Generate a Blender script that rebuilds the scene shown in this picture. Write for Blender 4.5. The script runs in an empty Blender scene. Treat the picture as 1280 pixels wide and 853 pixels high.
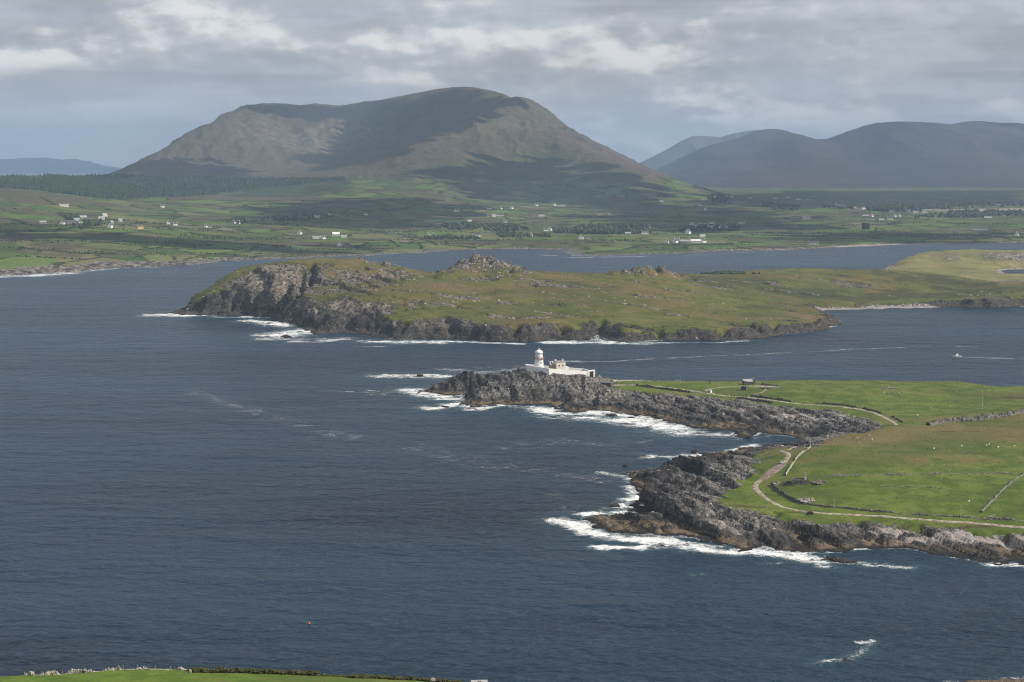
import bpy, bmesh, math, random
import numpy as np
from mathutils import Vector, Matrix

rnd = random.Random(7)
rng = np.random.default_rng(11)
scene = bpy.context.scene
COL = scene.collection
R = math.radians

# ------------------------------------------------------------------ camera, sky, sun, exposure
EYE = 200.0                      # the hill the photograph was taken from, metres above the sea
FPX = 2070.0                     # focal length in photograph pixels (1280 wide)
PITCH = math.atan(226.5 / FPX)
cam_data = bpy.data.cameras.new('camera')
cam_data.sensor_width = 36.0
cam_data.lens = 36.0 * FPX / 1280.0
cam_data.clip_start = 1.0
cam_data.clip_end = 80000.0
cam = bpy.data.objects.new('camera', cam_data)
cam.location = (0, 0, EYE)
cam.rotation_euler = (math.pi / 2 - PITCH, 0, 0)
COL.objects.link(cam)
scene.camera = cam

SUN_EL, SUN_AZ = R(38), R(103)   # azimuth clockwise from the view direction (+Y)
TO_SUN = Vector((math.sin(SUN_AZ) * math.cos(SUN_EL), math.cos(SUN_AZ) * math.cos(SUN_EL), math.sin(SUN_EL)))
sun = bpy.data.lights.new('sun', 'SUN')
sun.energy = 4.8
sun.angle = R(0.53)
sun.color = (1.0, 0.93, 0.82)
sun_o = bpy.data.objects.new('sun', sun)
sun_o.rotation_euler = TO_SUN.to_track_quat('Z', 'Y').to_euler()
COL.objects.link(sun_o)

scene.cycles.use_denoising = True
scene.cycles.denoising_prefilter = 'NONE'
scene.cycles.filter_width = 1.1
scene.view_settings.view_transform = 'Standard'
scene.view_settings.look = 'None'
scene.view_settings.exposure = 0.16
scene.view_settings.gamma = 1.0
scene.view_settings.use_curve_mapping = False


class NT:
    """small helper to write node trees"""
    def __init__(self, tree):
        self.t = tree
        self.n = tree.nodes
        self.l = tree.links

    def node(self, kind, **kw):
        n = self.n.new(kind)
        for k, v in kw.items():
            setattr(n, k, v)
        return n

    def put(self, sock, v):
        if hasattr(v, 'is_linked'):
            self.l.new(v, sock)
        elif v is not None:
            if hasattr(sock.default_value, '__len__') and not hasattr(v, '__len__'):
                v = [v] * len(sock.default_value)
            if hasattr(v, '__len__') and len(v) == 3 and len(sock.default_value) == 4:
                v = (*v, 1)
            sock.default_value = v

    def math(self, op, a, b=None, c=None, clamp=False):
        n = self.node('ShaderNodeMath', operation=op, use_clamp=clamp)
        self.put(n.inputs[0], a)
        if b is not None: self.put(n.inputs[1], b)
        if c is not None: self.put(n.inputs[2], c)
        return n.outputs[0]

    def mix(self, f, a, b, blend='MIX'):
        n = self.node('ShaderNodeMix', data_type='RGBA', blend_type=blend)
        self.put(n.inputs[0], f)
        self.put(n.inputs[6], a)
        self.put(n.inputs[7], b)
        return n.outputs[2]

    def step(self, v, lo, hi, a=0.0, b=1.0):
        n = self.node('ShaderNodeMapRange', interpolation_type='SMOOTHSTEP')
        self.put(n.inputs[0], v); self.put(n.inputs[1], lo); self.put(n.inputs[2], hi)
        self.put(n.inputs[3], a); self.put(n.inputs[4], b)
        return n.outputs[0]

    def noise(self, vec, scale, detail=4, rough=0.55, dist=0.0, kind='FBM'):
        n = self.node('ShaderNodeTexNoise')
        n.noise_type = kind
        self.put(n.inputs['Vector'], vec)
        n.inputs['Scale'].default_value = scale
        n.inputs['Detail'].default_value = detail
        n.inputs['Roughness'].default_value = rough
        n.inputs['Distortion'].default_value = dist
        return n.outputs[0]

    def voronoi(self, vec, scale, feature='F1', rand=1.0):
        n = self.node('ShaderNodeTexVoronoi', feature=feature)
        self.put(n.inputs['Vector'], vec)
        n.inputs['Scale'].default_value = scale
        n.inputs['Randomness'].default_value = rand
        return n

    def mapping(self, vec, loc=(0, 0, 0), rot=(0, 0, 0), scale=(1, 1, 1)):
        n = self.node('ShaderNodeMapping')
        self.put(n.inputs[0], vec)
        n.inputs[1].default_value = loc
        n.inputs[2].default_value = rot
        n.inputs[3].default_value = scale
        return n.outputs[0]

    def ramp(self, f, stops):
        n = self.node('ShaderNodeValToRGB')
        e = n.color_ramp.elements
        while len(e) < len(stops): e.new(0.5)
        for i, (p, c) in enumerate(stops):
            e[i].position = p
            e[i].color = (*c, 1)
        self.put(n.inputs[0], f)
        return n.outputs[0]

    def attr(self, name):
        n = self.node('ShaderNodeAttribute', attribute_name=name)
        return n.outputs['Fac']


world = bpy.data.worlds.new('World')
scene.world = world
world.use_nodes = True
W = NT(world.node_tree)
W.n.clear()
sky = W.node('ShaderNodeTexSky', sky_type='NISHITA')
sky.sun_disc = False
sky.sun_elevation = SUN_EL
sky.sun_rotation = SUN_AZ
sky.altitude = 200
sky.air_density = 1.0
sky.dust_density = 1.5
tc = W.node('ShaderNodeTexCoord')
sep = W.node('ShaderNodeSeparateXYZ')
W.l.new(tc.outputs['Generated'], sep.inputs[0])
vec = tc.outputs['Generated']


def cloud_noise(loc, sx, sz, scale, detail, rough, dist, off=(0, 0, 0)):
    return W.noise(W.mapping(vec, loc=tuple(l + o for l, o in zip(loc, off)), scale=(sx, sx, sz)), scale, detail, rough, dist)


bank = cloud_noise((0.31, 0.17, 0.05), 1, 4.5, 3.6, 4, 0.5, 0.1)
OFF = (0.010, 0, 0.020)
big_a = cloud_noise((0.72, 0.2, 0.14), 1, 2.1, 9.0, 9, 0.52, 0.05)
big_b = cloud_noise((0.72, 0.2, 0.14), 1, 2.1, 9.0, 9, 0.52, 0.05, OFF)
sml_a = cloud_noise((0.12, 0.5, 0.33), 1, 2.1, 26.0, 8, 0.55, 0.05)
sml_b = cloud_noise((0.12, 0.5, 0.33), 1, 2.1, 26.0, 8, 0.55, 0.05, (0.004, 0, 0.008))
wisp = cloud_noise((0.12, 0.94, 0), 1, 5.5, 6.0, 9, 0.56, 0.2)
band = cloud_noise((0.52, 0.34, 0.2), 0.6, 9.0, 5.0, 5, 0.5, 0.2)
# how thick the deck is, and which way its lumps face (lit from the upper right)
thick = W.math('ADD', W.math('ADD', W.math('MULTIPLY', bank, 0.40), W.math('MULTIPLY', wisp, 0.34)), W.math('ADD', W.math('MULTIPLY', big_a, 0.18), W.math('MULTIPLY', sml_a, 0.08)))
face = W.math('ADD', W.math('MULTIPLY', W.math('SUBTRACT', big_a, big_b), 4.6), W.math('MULTIPLY', W.math('SUBTRACT', sml_a, sml_b), 2.0))
deck = W.ramp(thick, [(0.40, (4.9, 5.15, 5.6)), (0.465, (4.5, 4.7, 5.1)), (0.52, (3.6, 3.7, 4.0)), (0.60, (2.9, 2.95, 3.2))])
body = W.math('MULTIPLY', W.step(W.math('ADD', big_a, W.math('MULTIPLY', sml_a, 0.25)), 0.555, 0.68), W.step(bank, 0.39, 0.50))
deck = W.mix(W.math('MULTIPLY', body, 0.45), deck, (5.6, 5.5, 5.5))
light = W.math('MULTIPLY', W.step(face, -0.14, 0.60), W.math('MULTIPLY_ADD', body, 0.80, 0.2))
deck = W.mix(W.math('MULTIPLY', light, 0.85), deck, (8.3, 8.0, 7.6))
dusk = W.math('MULTIPLY', W.step(face, 0.0, -0.45), 0.35)
deck = W.mix(dusk, deck, (2.7, 2.8, 3.1))
deck = W.mix(W.math('MULTIPLY', W.step(band, 0.50, 0.64), W.math('MULTIPLY_ADD', light, -0.5, 0.6)), deck, (2.75, 2.8, 3.05))
low = W.step(sep.outputs[2], 0.05, 0.0)
deck = W.mix(W.math('MULTIPLY', low, 0.40), deck, (5.5, 5.65, 5.95))
deck = W.mix(0.10, deck, sky.outputs[0])
bg = W.node('ShaderNodeBackground')
W.put(bg.inputs[0], deck)
bg.inputs[1].default_value = 0.11
wo = W.node('ShaderNodeOutputWorld')
W.l.new(bg.outputs[0], wo.inputs[0])


# ------------------------------------------------------------------ measuring: photograph pixel -> place on the ground
def ray(px, py):
    cx = (px - 640.0) / FPX
    cy = (426.5 - py) / FPX
    return np.array([cx, math.cos(PITCH) + cy * math.sin(PITCH), -math.sin(PITCH) + cy * math.cos(PITCH)])


def G(px, py, z=0.0):
    """the point at height z that stands at this pixel"""
    d = ray(px, py)
    t = (z - EYE) / d[2]
    return (d[0] * t, d[1] * t, z)


def Q(px, py, y):
    """the point about y metres away that stands at this pixel"""
    lin = (py - 200.0) / FPX
    d = ray(px, py)
    ex = -d[2] / d[1]
    yy = y * lin / ex if abs(lin) > 0.02 else y
    return (d[0] / d[1] * yy, yy, EYE - ex * yy)


# ------------------------------------------------------------------ noise
def _hash(ix, iy, seed):
    h = (ix.astype(np.int64) * 374761393 + iy.astype(np.int64) * 668265263 + seed * 1442695041) & 0xFFFFFFFF
    h = ((h ^ (h >> 13)) * 1274126177) & 0xFFFFFFFF
    h = ((h ^ (h >> 16)) * 2246822519) & 0xFFFFFFFF
    return (h ^ (h >> 15)) & 0xFFFFFFFF


def perlin(x, y, seed=0):
    x0 = np.floor(x); y0 = np.floor(y)
    fx = x - x0; fy = y - y0
    u = fx * fx * fx * (fx * (fx * 6 - 15) + 10)
    v = fy * fy * fy * (fy * (fy * 6 - 15) + 10)

    def g(ox, oy):
        a = _hash(x0 + ox, y0 + oy, seed) * (2 * np.pi / 4294967296.0)
        return np.cos(a) * (fx - ox) + np.sin(a) * (fy - oy)
    a = g(0, 0); b = g(1, 0); c = g(0, 1); d = g(1, 1)
    return 1.5 * (a + u * (b - a) + v * (c - a) + u * v * (a - b - c + d))


def fbm(x, y, octaves=4, seed=0, gain=0.5):
    s = 0; amp = 1; f = 1
    for i in range(octaves):
        s = s + amp * perlin(x * f + 17.3 * i, y * f - 9.1 * i, seed + i)
        amp *= gain; f *= 2.03
    return s


def ridged(x, y, octaves=4, seed=0, gain=0.5):
    s = 0; amp = 1; f = 1
    for i in range(octaves):
        s = s + amp * (1 - 2 * np.abs(perlin(x * f + 7.7 * i, y * f + 3.3 * i, seed + i)))
        amp *= gain; f *= 2.1
    return s


def cells(x, y, seed=0):
    """random height of the nearest cell, distance to its centre"""
    x0 = np.floor(x); y0 = np.floor(y)
    best = np.full(x.shape, 9.0); val = np.zeros(x.shape)
    for ox in (-1, 0, 1):
        for oy in (-1, 0, 1):
            cx = x0 + ox; cy = y0 + oy
            jx = cx + _hash(cx, cy, seed) / 4294967296.0
            jy = cy + _hash(cx, cy, seed + 5) / 4294967296.0
            d = np.hypot(x - jx, y - jy)
            m = d < best
            best = np.where(m, d, best)
            val = np.where(m, _hash(cx, cy, seed + 9) / 4294967296.0, val)
    return val, best


def slabs(x, y, seed=0, tilt=(0.0, 0.0), wild=0.5):
    """broken beds: every cell is a flat face of its own tilt and height"""
    x0 = np.floor(x); y0 = np.floor(y)
    best = np.full(x.shape, 9.0); out = np.zeros(x.shape)
    for ox in (-1, 0, 1):
        for oy in (-1, 0, 1):
            cx = x0 + ox; cy = y0 + oy

            def rn(k): return _hash(cx, cy, seed + k) / 4294967296.0
            dx = x - cx - rn(0); dy = y - cy - rn(5)
            d = np.abs(dx) * 0.8 + np.hypot(dx, dy) * 0.6
            h = rn(9) - 0.5 + dx * (tilt[0] + wild * (rn(13) - 0.5)) + dy * (tilt[1] + wild * (rn(17) - 0.5))
            m = d < best
            best = np.where(m, d, best); out = np.where(m, h, out)
    return out


def smooth(x, a=0.0, b=1.0):
    t = np.clip((x - a) / (b - a), 0, 1)
    return t * t * (3 - 2 * t)


# ------------------------------------------------------------------ plan geometry
def seg_dist(X, Y, pts, closed=False):
    P = np.asarray([p[:2] for p in pts], float)
    if closed: P = np.vstack([P, P[:1]])
    shp = X.shape
    X = X.ravel(); Y = Y.ravel()
    out = np.full(X.shape, 1e18)
    for i in range(len(P) - 1):
        ax, ay = P[i]; bx, by = P[i + 1]
        dx, dy = bx - ax, by - ay
        L = dx * dx + dy * dy + 1e-9
        t = np.clip(((X - ax) * dx + (Y - ay) * dy) / L, 0, 1)
        np.minimum(out, (X - ax - t * dx) ** 2 + (Y - ay - t * dy) ** 2, out=out)
    return np.sqrt(out).reshape(shp)


def inside(X, Y, pts):
    P = np.asarray([p[:2] for p in pts], float)
    res = np.zeros(X.shape, bool)
    n = len(P)
    for i in range(n):
        x1, y1 = P[i]; x2, y2 = P[(i + 1) % n]
        if y1 == y2: continue
        c = ((Y >= min(y1, y2)) & (Y < max(y1, y2)))
        xi = x1 + (Y - y1) * (x2 - x1) / (y2 - y1)
        res ^= c & (X < xi)
    return res


def signed(X, Y, pts):
    d = seg_dist(X, Y, pts, True)
    return np.where(inside(X, Y, pts), d, -d)


def tps(ctrl, X, Y, lam=0.02):
    C = np.asarray(ctrl, float)
    s = np.abs(C[:, :2]).max()
    A = C[:, :2] / s
    n = len(C)

    def k(r2):
        return r2 * np.log(r2 + 1e-12)
    K = k(((A[:, None] - A[None]) ** 2).sum(2)) + lam * 1e-3 * np.eye(n)
    Pm = np.hstack([np.ones((n, 1)), A])
    M = np.block([[K, Pm], [Pm.T, np.zeros((3, 3))]])
    w = np.linalg.solve(M, np.concatenate([C[:, 2], np.zeros(3)]))
    x = X.ravel() / s; y = Y.ravel() / s
    out = w[n] + w[n + 1] * x + w[n + 2] * y
    for i in range(n):
        out = out + w[i] * k((x - A[i, 0]) ** 2 + (y - A[i, 1]) ** 2)
    return out.reshape(X.shape)


# ------------------------------------------------------------------ mesh building
def new_obj(name, me, mats, parent=None):
    o = bpy.data.objects.new(name, me)
    for m in (mats if isinstance(mats, (list, tuple)) else [mats]):
        if m is not None: me.materials.append(m)
    COL.objects.link(o)
    if parent is not None: o.parent = parent
    return o


def quads_mesh(name, V, F, attrs=None, smooth_shade=True):
    me = bpy.data.meshes.new(name)
    V = np.asarray(V, np.float32); F = np.asarray(F, np.int32)
    me.vertices.add(len(V)); me.vertices.foreach_set('co', V.ravel())
    k = F.shape[1]
    me.loops.add(F.size); me.loops.foreach_set('vertex_index', F.ravel())
    me.polygons.add(len(F))
    me.polygons.foreach_set('loop_start', np.arange(0, F.size, k, dtype=np.int32))
    me.polygons.foreach_set('use_smooth', np.full(len(F), smooth_shade))
    me.update(calc_edges=True)
    for a, v in (attrs or {}).items():
        at = me.attributes.new(a, 'FLOAT', 'POINT')
        at.data.foreach_set('value', np.asarray(v, np.float32).ravel())
    return me


def grid_mesh(name, X, Y, Z, keep=None, attrs=None):
    nr, nc = X.shape
    idx = np.arange(nr * nc).reshape(nr, nc)
    F = np.stack([idx[:-1, :-1], idx[:-1, 1:], idx[1:, 1:], idx[1:, :-1]], -1).reshape(-1, 4)
    if keep is not None:
        F = F[keep.ravel()[F].any(1)]
    used = np.unique(F)
    remap = np.full(nr * nc, -1, np.int64); remap[used] = np.arange(len(used))
    V = np.stack([X, Y, Z], -1).reshape(-1, 3)[used]
    return quads_mesh(name, V, remap[F], {k: v.ravel()[used] for k, v in (attrs or {}).items()})


class Field:
    """a height field one can ask for its height anywhere"""
    def __init__(self, us, vs, Z, polar=False):
        self.us, self.vs, self.Z, self.polar = us, vs, Z, polar

    def __call__(self, x, y):
        x = np.asarray(x, float); y = np.asarray(y, float)
        if self.polar:
            u, v = np.arctan2(x, y), np.log(np.hypot(x, y))
        else:
            u, v = x, y
        fu = (u - self.us[0]) / (self.us[1] - self.us[0])
        fv = (v - self.vs[0]) / (self.vs[1] - self.vs[0])
        ok = (fu >= 0) & (fu < len(self.us) - 1) & (fv >= 0) & (fv < len(self.vs) - 1)
        fu = np.clip(fu, 0, len(self.us) - 1.001); fv = np.clip(fv, 0, len(self.vs) - 1.001)
        i = fu.astype(int); j = fv.astype(int); a = fu - i; b = fv - j
        Z = self.Z
        z = (Z[j, i] * (1 - a) + Z[j, i + 1] * a) * (1 - b) + (Z[j + 1, i] * (1 - a) + Z[j + 1, i + 1] * a) * b
        return np.where(ok, z, -5.0)


LANDS = []


def height(x, y):
    z = np.full(np.shape(x), -5.0)
    for f in LANDS: z = np.maximum(z, f(x, y))
    return z


def hz(x, y):
    return float(height(np.array([x]), np.array([y]))[0])


_T = np.concatenate([np.linspace(300, 2500, 6000), np.geomspace(2501, 22000, 6000)])


def ground(px, py, lands=None):
    """the place on the ground seen at this pixel"""
    d = ray(px, py)
    x = d[0] / d[1] * _T; z = EYE + d[2] / d[1] * _T
    if lands is None: h = height(x, _T)
    else: h = np.max([f(x, _T) for f in lands], 0)
    h = np.maximum(h, 0.0)
    k = np.argmax(z <= h) if (z <= h).any() else len(_T) - 1
    return (float(x[k]), float(_T[k]), float(h[k]))


def gpoly(pts, lands=None):
    return [ground(a, b, lands) for a, b in pts]


def tag(o, label=None, cat=None, group=None, kind=None):
    if label: o['label'] = label
    if cat: o['category'] = cat
    if group: o['group'] = group
    if kind: o['kind'] = kind
    return o


def thing(name, label, cat, loc, rz=0.0, group=None):
    o = bpy.data.objects.new(name, None)
    o.empty_display_size = 1
    o.location = loc
    o.rotation_euler = (0, 0, rz)
    COL.objects.link(o)
    return tag(o, label, cat, group)


def copy_tree(o, parent=None):
    c = o.copy(); COL.objects.link(c)
    c.parent = parent
    for ch in [q for q in bpy.data.objects if q.parent == o]: copy_tree(ch, c)
    return c


class MB:
    """collects simple solids into one bmesh"""
    def __init__(self):
        self.b = bmesh.new()

    def box(self, c, s, rz=0.0, taper=1.0):
        x, y, z = s[0] / 2, s[1] / 2, s[2] / 2
        m = Matrix.Translation(c) @ Matrix.Rotation(rz, 4, 'Z')
        vs = []
        for k, q in ((-1, 1.0), (1, taper)):
            for i, j in ((-1, -1), (1, -1), (1, 1), (-1, 1)):
                vs.append(self.b.verts.new(m @ Vector((i * x * q, j * y * q, k * z))))
        for f in ((3, 2, 1, 0), (4, 5, 6, 7), (0, 1, 5, 4), (1, 2, 6, 5), (2, 3, 7, 6), (3, 0, 4, 7)):
            self.b.faces.new([vs[i] for i in f])
        return self

    def lathe(self, prof, n=24, c=(0, 0, 0), cap=True):
        rings = []
        for r, z in prof:
            rings.append([self.b.verts.new((c[0] + r * math.cos(2 * math.pi * i / n), c[1] + r * math.sin(2 * math.pi * i / n), c[2] + z)) for i in range(n)])
        for a, b in zip(rings[:-1], rings[1:]):
            for i in range(n):
                self.b.faces.new((a[i], a[(i + 1) % n], b[(i + 1) % n], b[i]))
        if cap:
            self.b.faces.new(rings[0][::-1]); self.b.faces.new(rings[-1])
        return self

    def tube(self, p, q, r, n=8, r2=None):
        p = Vector(p); q = Vector(q); d = (q - p)
        m = Matrix.Translation(p) @ d.to_track_quat('Z', 'Y').to_matrix().to_4x4()
        r2 = r if r2 is None else r2
        a = [self.b.verts.new(m @ Vector((r * math.cos(2 * math.pi * i / n), r * math.sin(2 * math.pi * i / n), 0))) for i in range(n)]
        b = [self.b.verts.new(m @ Vector((r2 * math.cos(2 * math.pi * i / n), r2 * math.sin(2 * math.pi * i / n), d.length))) for i in range(n)]
        for i in range(n): self.b.faces.new((a[i], a[(i + 1) % n], b[(i + 1) % n], b[i]))
        self.b.faces.new(a[::-1]); self.b.faces.new(b)
        return self

    def prism(self, pts, y0, y1, m=None):
        """outline in x,z pushed through from y0 to y1"""
        m = m or Matrix.Identity(4)
        a = [self.b.verts.new(m @ Vector((x, y0, z))) for x, z in pts]
        b = [self.b.verts.new(m @ Vector((x, y1, z))) for x, z in pts]
        n = len(pts)
        for i in range(n): self.b.faces.new((a[i], a[(i + 1) % n], b[(i + 1) % n], b[i]))
        self.b.faces.new(a[::-1]); self.b.faces.new(b)
        return self

    def stone(self, c, s, seed=0, sub=1):
        r = random.Random(seed)
        m = Matrix.Translation(c) @ Matrix.Rotation(r.uniform(0, 6.3), 4, 'Z') @ Matrix.Diagonal((*s, 1))
        res = bmesh.ops.create_icosphere(self.b, subdivisions=sub, radius=1.0, matrix=Matrix.Identity(4))
        for v in res['verts']:
            v.co = m @ (v.co * r.uniform(0.72, 1.15))
        return self

    def build(self, name, mat, parent=None, smooth_shade=False):
        bmesh.ops.recalc_face_normals(self.b, faces=self.b.faces[:])
        me = bpy.data.meshes.new(name)
        self.b.to_mesh(me); self.b.free()
        if smooth_shade:
            me.polygons.foreach_set('use_smooth', [True] * len(me.polygons))
        return new_obj(name, me, mat, parent)


# ------------------------------------------------------------------ materials
def material(name):
    m = bpy.data.materials.new(name)
    m.use_nodes = True
    t = NT(m.node_tree)
    bs = t.n['Principled BSDF']
    return m, t, bs


def plain(name, col, rough=0.7, var=0.12, scale=0.8, metal=0.0, dirt=None, bump=0.0):
    m, t, bs = material(name)
    g = t.node('ShaderNodeNewGeometry')
    n = t.noise(g.outputs['Position'], scale, 5, 0.6)
    lo = [c * (1 - var * 1.6) for c in col]; hi = [min(1, c * (1 + var)) for c in col]
    c = t.mix(t.step(n, 0.3, 0.7), lo, hi)
    if dirt:
        c = t.mix(t.math('MULTIPLY', t.step(t.noise(g.outputs['Position'], scale * 0.6, 6, 0.65), 0.5, 0.72), 0.6), c, dirt)
    t.put(bs.inputs['Base Color'], c)
    bs.inputs['Roughness'].default_value = rough
    bs.inputs['Metallic'].default_value = metal
    if bump:
        b = t.node('ShaderNodeBump'); b.inputs['Distance'].default_value = bump
        t.put(b.inputs['Height'], n); t.l.new(b.outputs[0], bs.inputs['Normal'])
    return m


def land_material(name, grass_lo, grass_hi, brown, rock_dark, rock_light, tan, tide=(3.2, 6.0), fine=1.0, warm=(0.25, 0.21, 0.18)):
    m, t, bs = material(name)
    g = t.node('ShaderNodeNewGeometry')
    pos = g.outputs['Position']
    sp = t.node('ShaderNodeSeparateXYZ'); t.l.new(pos, sp.inputs[0])
    z = sp.outputs[2]
    big = t.noise(pos, 0.012 * fine, 3, 0.5)
    mid = t.noise(pos, 0.07 * fine, 5, 0.6)
    sml = t.noise(pos, 0.5 * fine, 5, 0.65)
    tiny = t.noise(pos, 1.6 * fine, 3, 0.6)
    # grass
    gr = t.mix(t.step(mid, 0.42, 0.58), grass_lo, grass_hi)
    bfac = t.math('ADD', t.math('ADD', t.attr('brown'), t.math('MULTIPLY', t.math('SUBTRACT', mid, 0.5), 2.3)), t.math('MULTIPLY', t.math('SUBTRACT', sml, 0.5), 2.2))
    gr = t.mix(t.step(bfac, 0.10, 0.80), gr, brown)
    gr = t.mix(t.math('MULTIPLY', t.step(sml, 0.52, 0.62), 0.5), gr, [c * 0.42 for c in grass_lo])
    gr = t.mix(t.math('MULTIPLY', t.step(tiny, 0.52, 0.64), 0.4), gr, [c * 1.5 for c in brown])
    gr = t.mix(t.math('MULTIPLY', t.step(big, 0.47, 0.60), 0.35), gr, [c * 0.62 for c in grass_lo])
    # rock
    strata = t.noise(t.mapping(pos, rot=(0, 0, R(23)), scale=(1.0, 0.16, 1.2)), 0.55 * fine, 5, 0.65, 0.3)
    rk = t.mix(t.step(t.math('ADD', t.math('MULTIPLY', strata, 0.6), t.math('MULTIPLY', sml, 0.4)), 0.42, 0.57), rock_dark, rock_light)
    rk = t.mix(t.math('MULTIPLY', t.step(mid, 0.45, 0.7), 0.35), rk, warm)
    vo = t.voronoi(t.mapping(pos, scale=(1, 1, 1.4)), 0.22 * fine, 'DISTANCE_TO_EDGE')
    crack = t.step(vo.outputs['Distance'], 0.09, 0.0)
    rk = t.mix(t.math('MULTIPLY', crack, 0.55), rk, [c * 0.35 for c in rock_dark])
    # bands left by the tide: bare tan weed at the bottom, black lichen above
    wob = t.math('ADD', z, t.math('MULTIPLY', t.math('SUBTRACT', mid, 0.5), 5.0))
    blk = t.math('MULTIPLY', t.step(wob, tide[1], tide[0]), t.step(sml, 0.38, 0.58, 0.55, 1.0))
    blk = t.math('MAXIMUM', blk, t.math('MULTIPLY', t.attr('black'), t.step(sml, 0.40, 0.54, 0.5, 1.0)))
    rk = t.mix(t.math('MULTIPLY', blk, 0.86), rk, (0.026, 0.024, 0.022))
    tn = t.math('MULTIPLY', t.step(wob, 2.9, 1.5), t.math('MULTIPLY', t.step(sml, 0.36, 0.56), t.step(t.noise(pos, 0.03, 3, .5), 0.40, 0.52)))
    rk = t.mix(t.math('MULTIPLY', tn, 0.85), rk, tan)
    wet = t.step(z, 0.9, 0.2)
    rk = t.mix(wet, rk, (0.02, 0.018, 0.015))
    # pale shingle and sand
    rk = t.mix(t.step(t.math('ADD', t.attr('pale'), t.math('MULTIPLY', t.math('SUBTRACT', sml, 0.5), 0.7)), 0.35, 0.65), rk,
               t.mix(t.step(tiny, 0.35, 0.65), (0.20, 0.18, 0.17), (0.40, 0.36, 0.33)))
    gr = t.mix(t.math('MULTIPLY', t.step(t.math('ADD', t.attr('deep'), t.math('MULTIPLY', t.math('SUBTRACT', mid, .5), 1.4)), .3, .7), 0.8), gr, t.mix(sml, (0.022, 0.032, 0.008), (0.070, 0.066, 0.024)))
    rfac = t.math('ADD', t.attr('rock'), t.math('ADD', t.math('MULTIPLY', t.math('SUBTRACT', sml, 0.5), 1.5), t.math('MULTIPLY', t.math('SUBTRACT', mid, 0.5), 0.9)))
    rmask = t.step(rfac, 0.42, 0.58)
    t.put(bs.inputs['Base Color'], t.mix(rmask, gr, rk))
    bs.inputs['Roughness'].default_value = 0.9
    bs.inputs['Specular IOR Level'].default_value = 0.15
    hgt = t.math('ADD', t.math('MULTIPLY', sml, t.math('MULTIPLY_ADD', rmask, 1.3, 0.5)),
                 t.math('MULTIPLY', t.math('SUBTRACT', t.math('MULTIPLY', strata, 1.6), t.math('MULTIPLY', crack, 0.5)), rmask))
    b = t.node('ShaderNodeBump')
    b.inputs['Strength'].default_value = 1.0
    b.inputs['Distance'].default_value = 0.55 / fine
    t.put(b.inputs['Height'], hgt)
    t.l.new(b.outputs[0], bs.inputs['Normal'])
    return m


HEAD_MAT = land_material('headland_turf_and_rock', (0.068, 0.104, 0.014), (0.112, 0.155, 0.022), (0.145, 0.118, 0.045),
                         (0.048, 0.045, 0.042), (0.215, 0.203, 0.188), (0.20, 0.145, 0.085))
ISLE_MAT = land_material('island_turf_and_rock', (0.072, 0.088, 0.016), (0.115, 0.122, 0.027), (0.140, 0.100, 0.040),
                         (0.060, 0.052, 0.044), (0.245, 0.215, 0.18), (0.075, 0.052, 0.036), tide=(9.0, 17.0), fine=0.55, warm=(0.30, 0.235, 0.18))
FIELD_MAT = land_material('foreground_turf', (0.075, 0.135, 0.014), (0.115, 0.185, 0.020), (0.12, 0.125, 0.04),
                          (0.05, 0.045, 0.04), (0.2, 0.18, 0.16), (0.2, 0.15, 0.09), fine=2.0)
DUNE_MAT = land_material('dune_turf', (0.14, 0.145, 0.045), (0.20, 0.19, 0.065), (0.24, 0.20, 0.09),
                         (0.10, 0.09, 0.075), (0.33, 0.29, 0.24), (0.30, 0.25, 0.18), tide=(0.6, 1.5), fine=0.45)

# ------------------------------------------------------------------ the lighthouse headland
def blobs(X, Y, items, lands=None):
    """soft patches on the ground: (px, py, radius along x, radius along y, amount)"""
    s = np.zeros(X.shape)
    for px, py, rx, ry, a in items:
        x, y, _ = ground(px, py, lands)
        s = s + a * np.exp(-((X - x) / rx) ** 2 - ((Y - y) / ry) ** 2)
    return s


SHORE_B = [(526, 488), (545, 492), (564, 494), (583, 494), (577, 500), (572, 506), (590, 510), (609, 507), (631, 506), (660, 506), (687, 505), (692, 511),
           (715, 517), (740, 513), (760, 514), (776, 517), (798, 520), (815, 523), (835, 529), (862, 533), (876, 537), (894, 539), (912, 538), (920, 547), (938, 546), (953, 541),
           (975, 544), (992, 546), (1004, 549), (996, 553), (975, 555), (955, 557), (933, 560), (915, 563), (894, 566), (880, 565), (868, 564), (878, 573), (862, 580), (846, 583),
           (820, 586), (800, 589), (785, 591), (785, 598), (792, 609), (799, 621), (790, 630), (788, 642), (774, 643), (756, 644), (738, 647), (727, 649), (736, 655), (757, 664), (778, 666),
           (797, 669), (818, 668), (844, 668), (867, 674), (891, 678), (914, 683), (928, 688), (952, 685), (960, 686), (992, 689), (1007, 691), (1030, 691), (1050, 690), (1072, 687), (1095, 685),
           (1130, 685), (1150, 689), (1167, 692), (1195, 697), (1220, 701), (1237, 705), (1262, 704), (1290, 706), (1400, 716), (1560, 740)]
shore_b = [G(a, b)[:2] for a, b in SHORE_B]
shore_b = shore_b + [(760, 900), (760, 1350), (560, 1440), (430, 1452), (330, 1472), (200, 1482), (100, 1480), (60, 1462), (10, 1468), (-40, 1462), (-70, 1440), (-84, 1412)]
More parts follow.
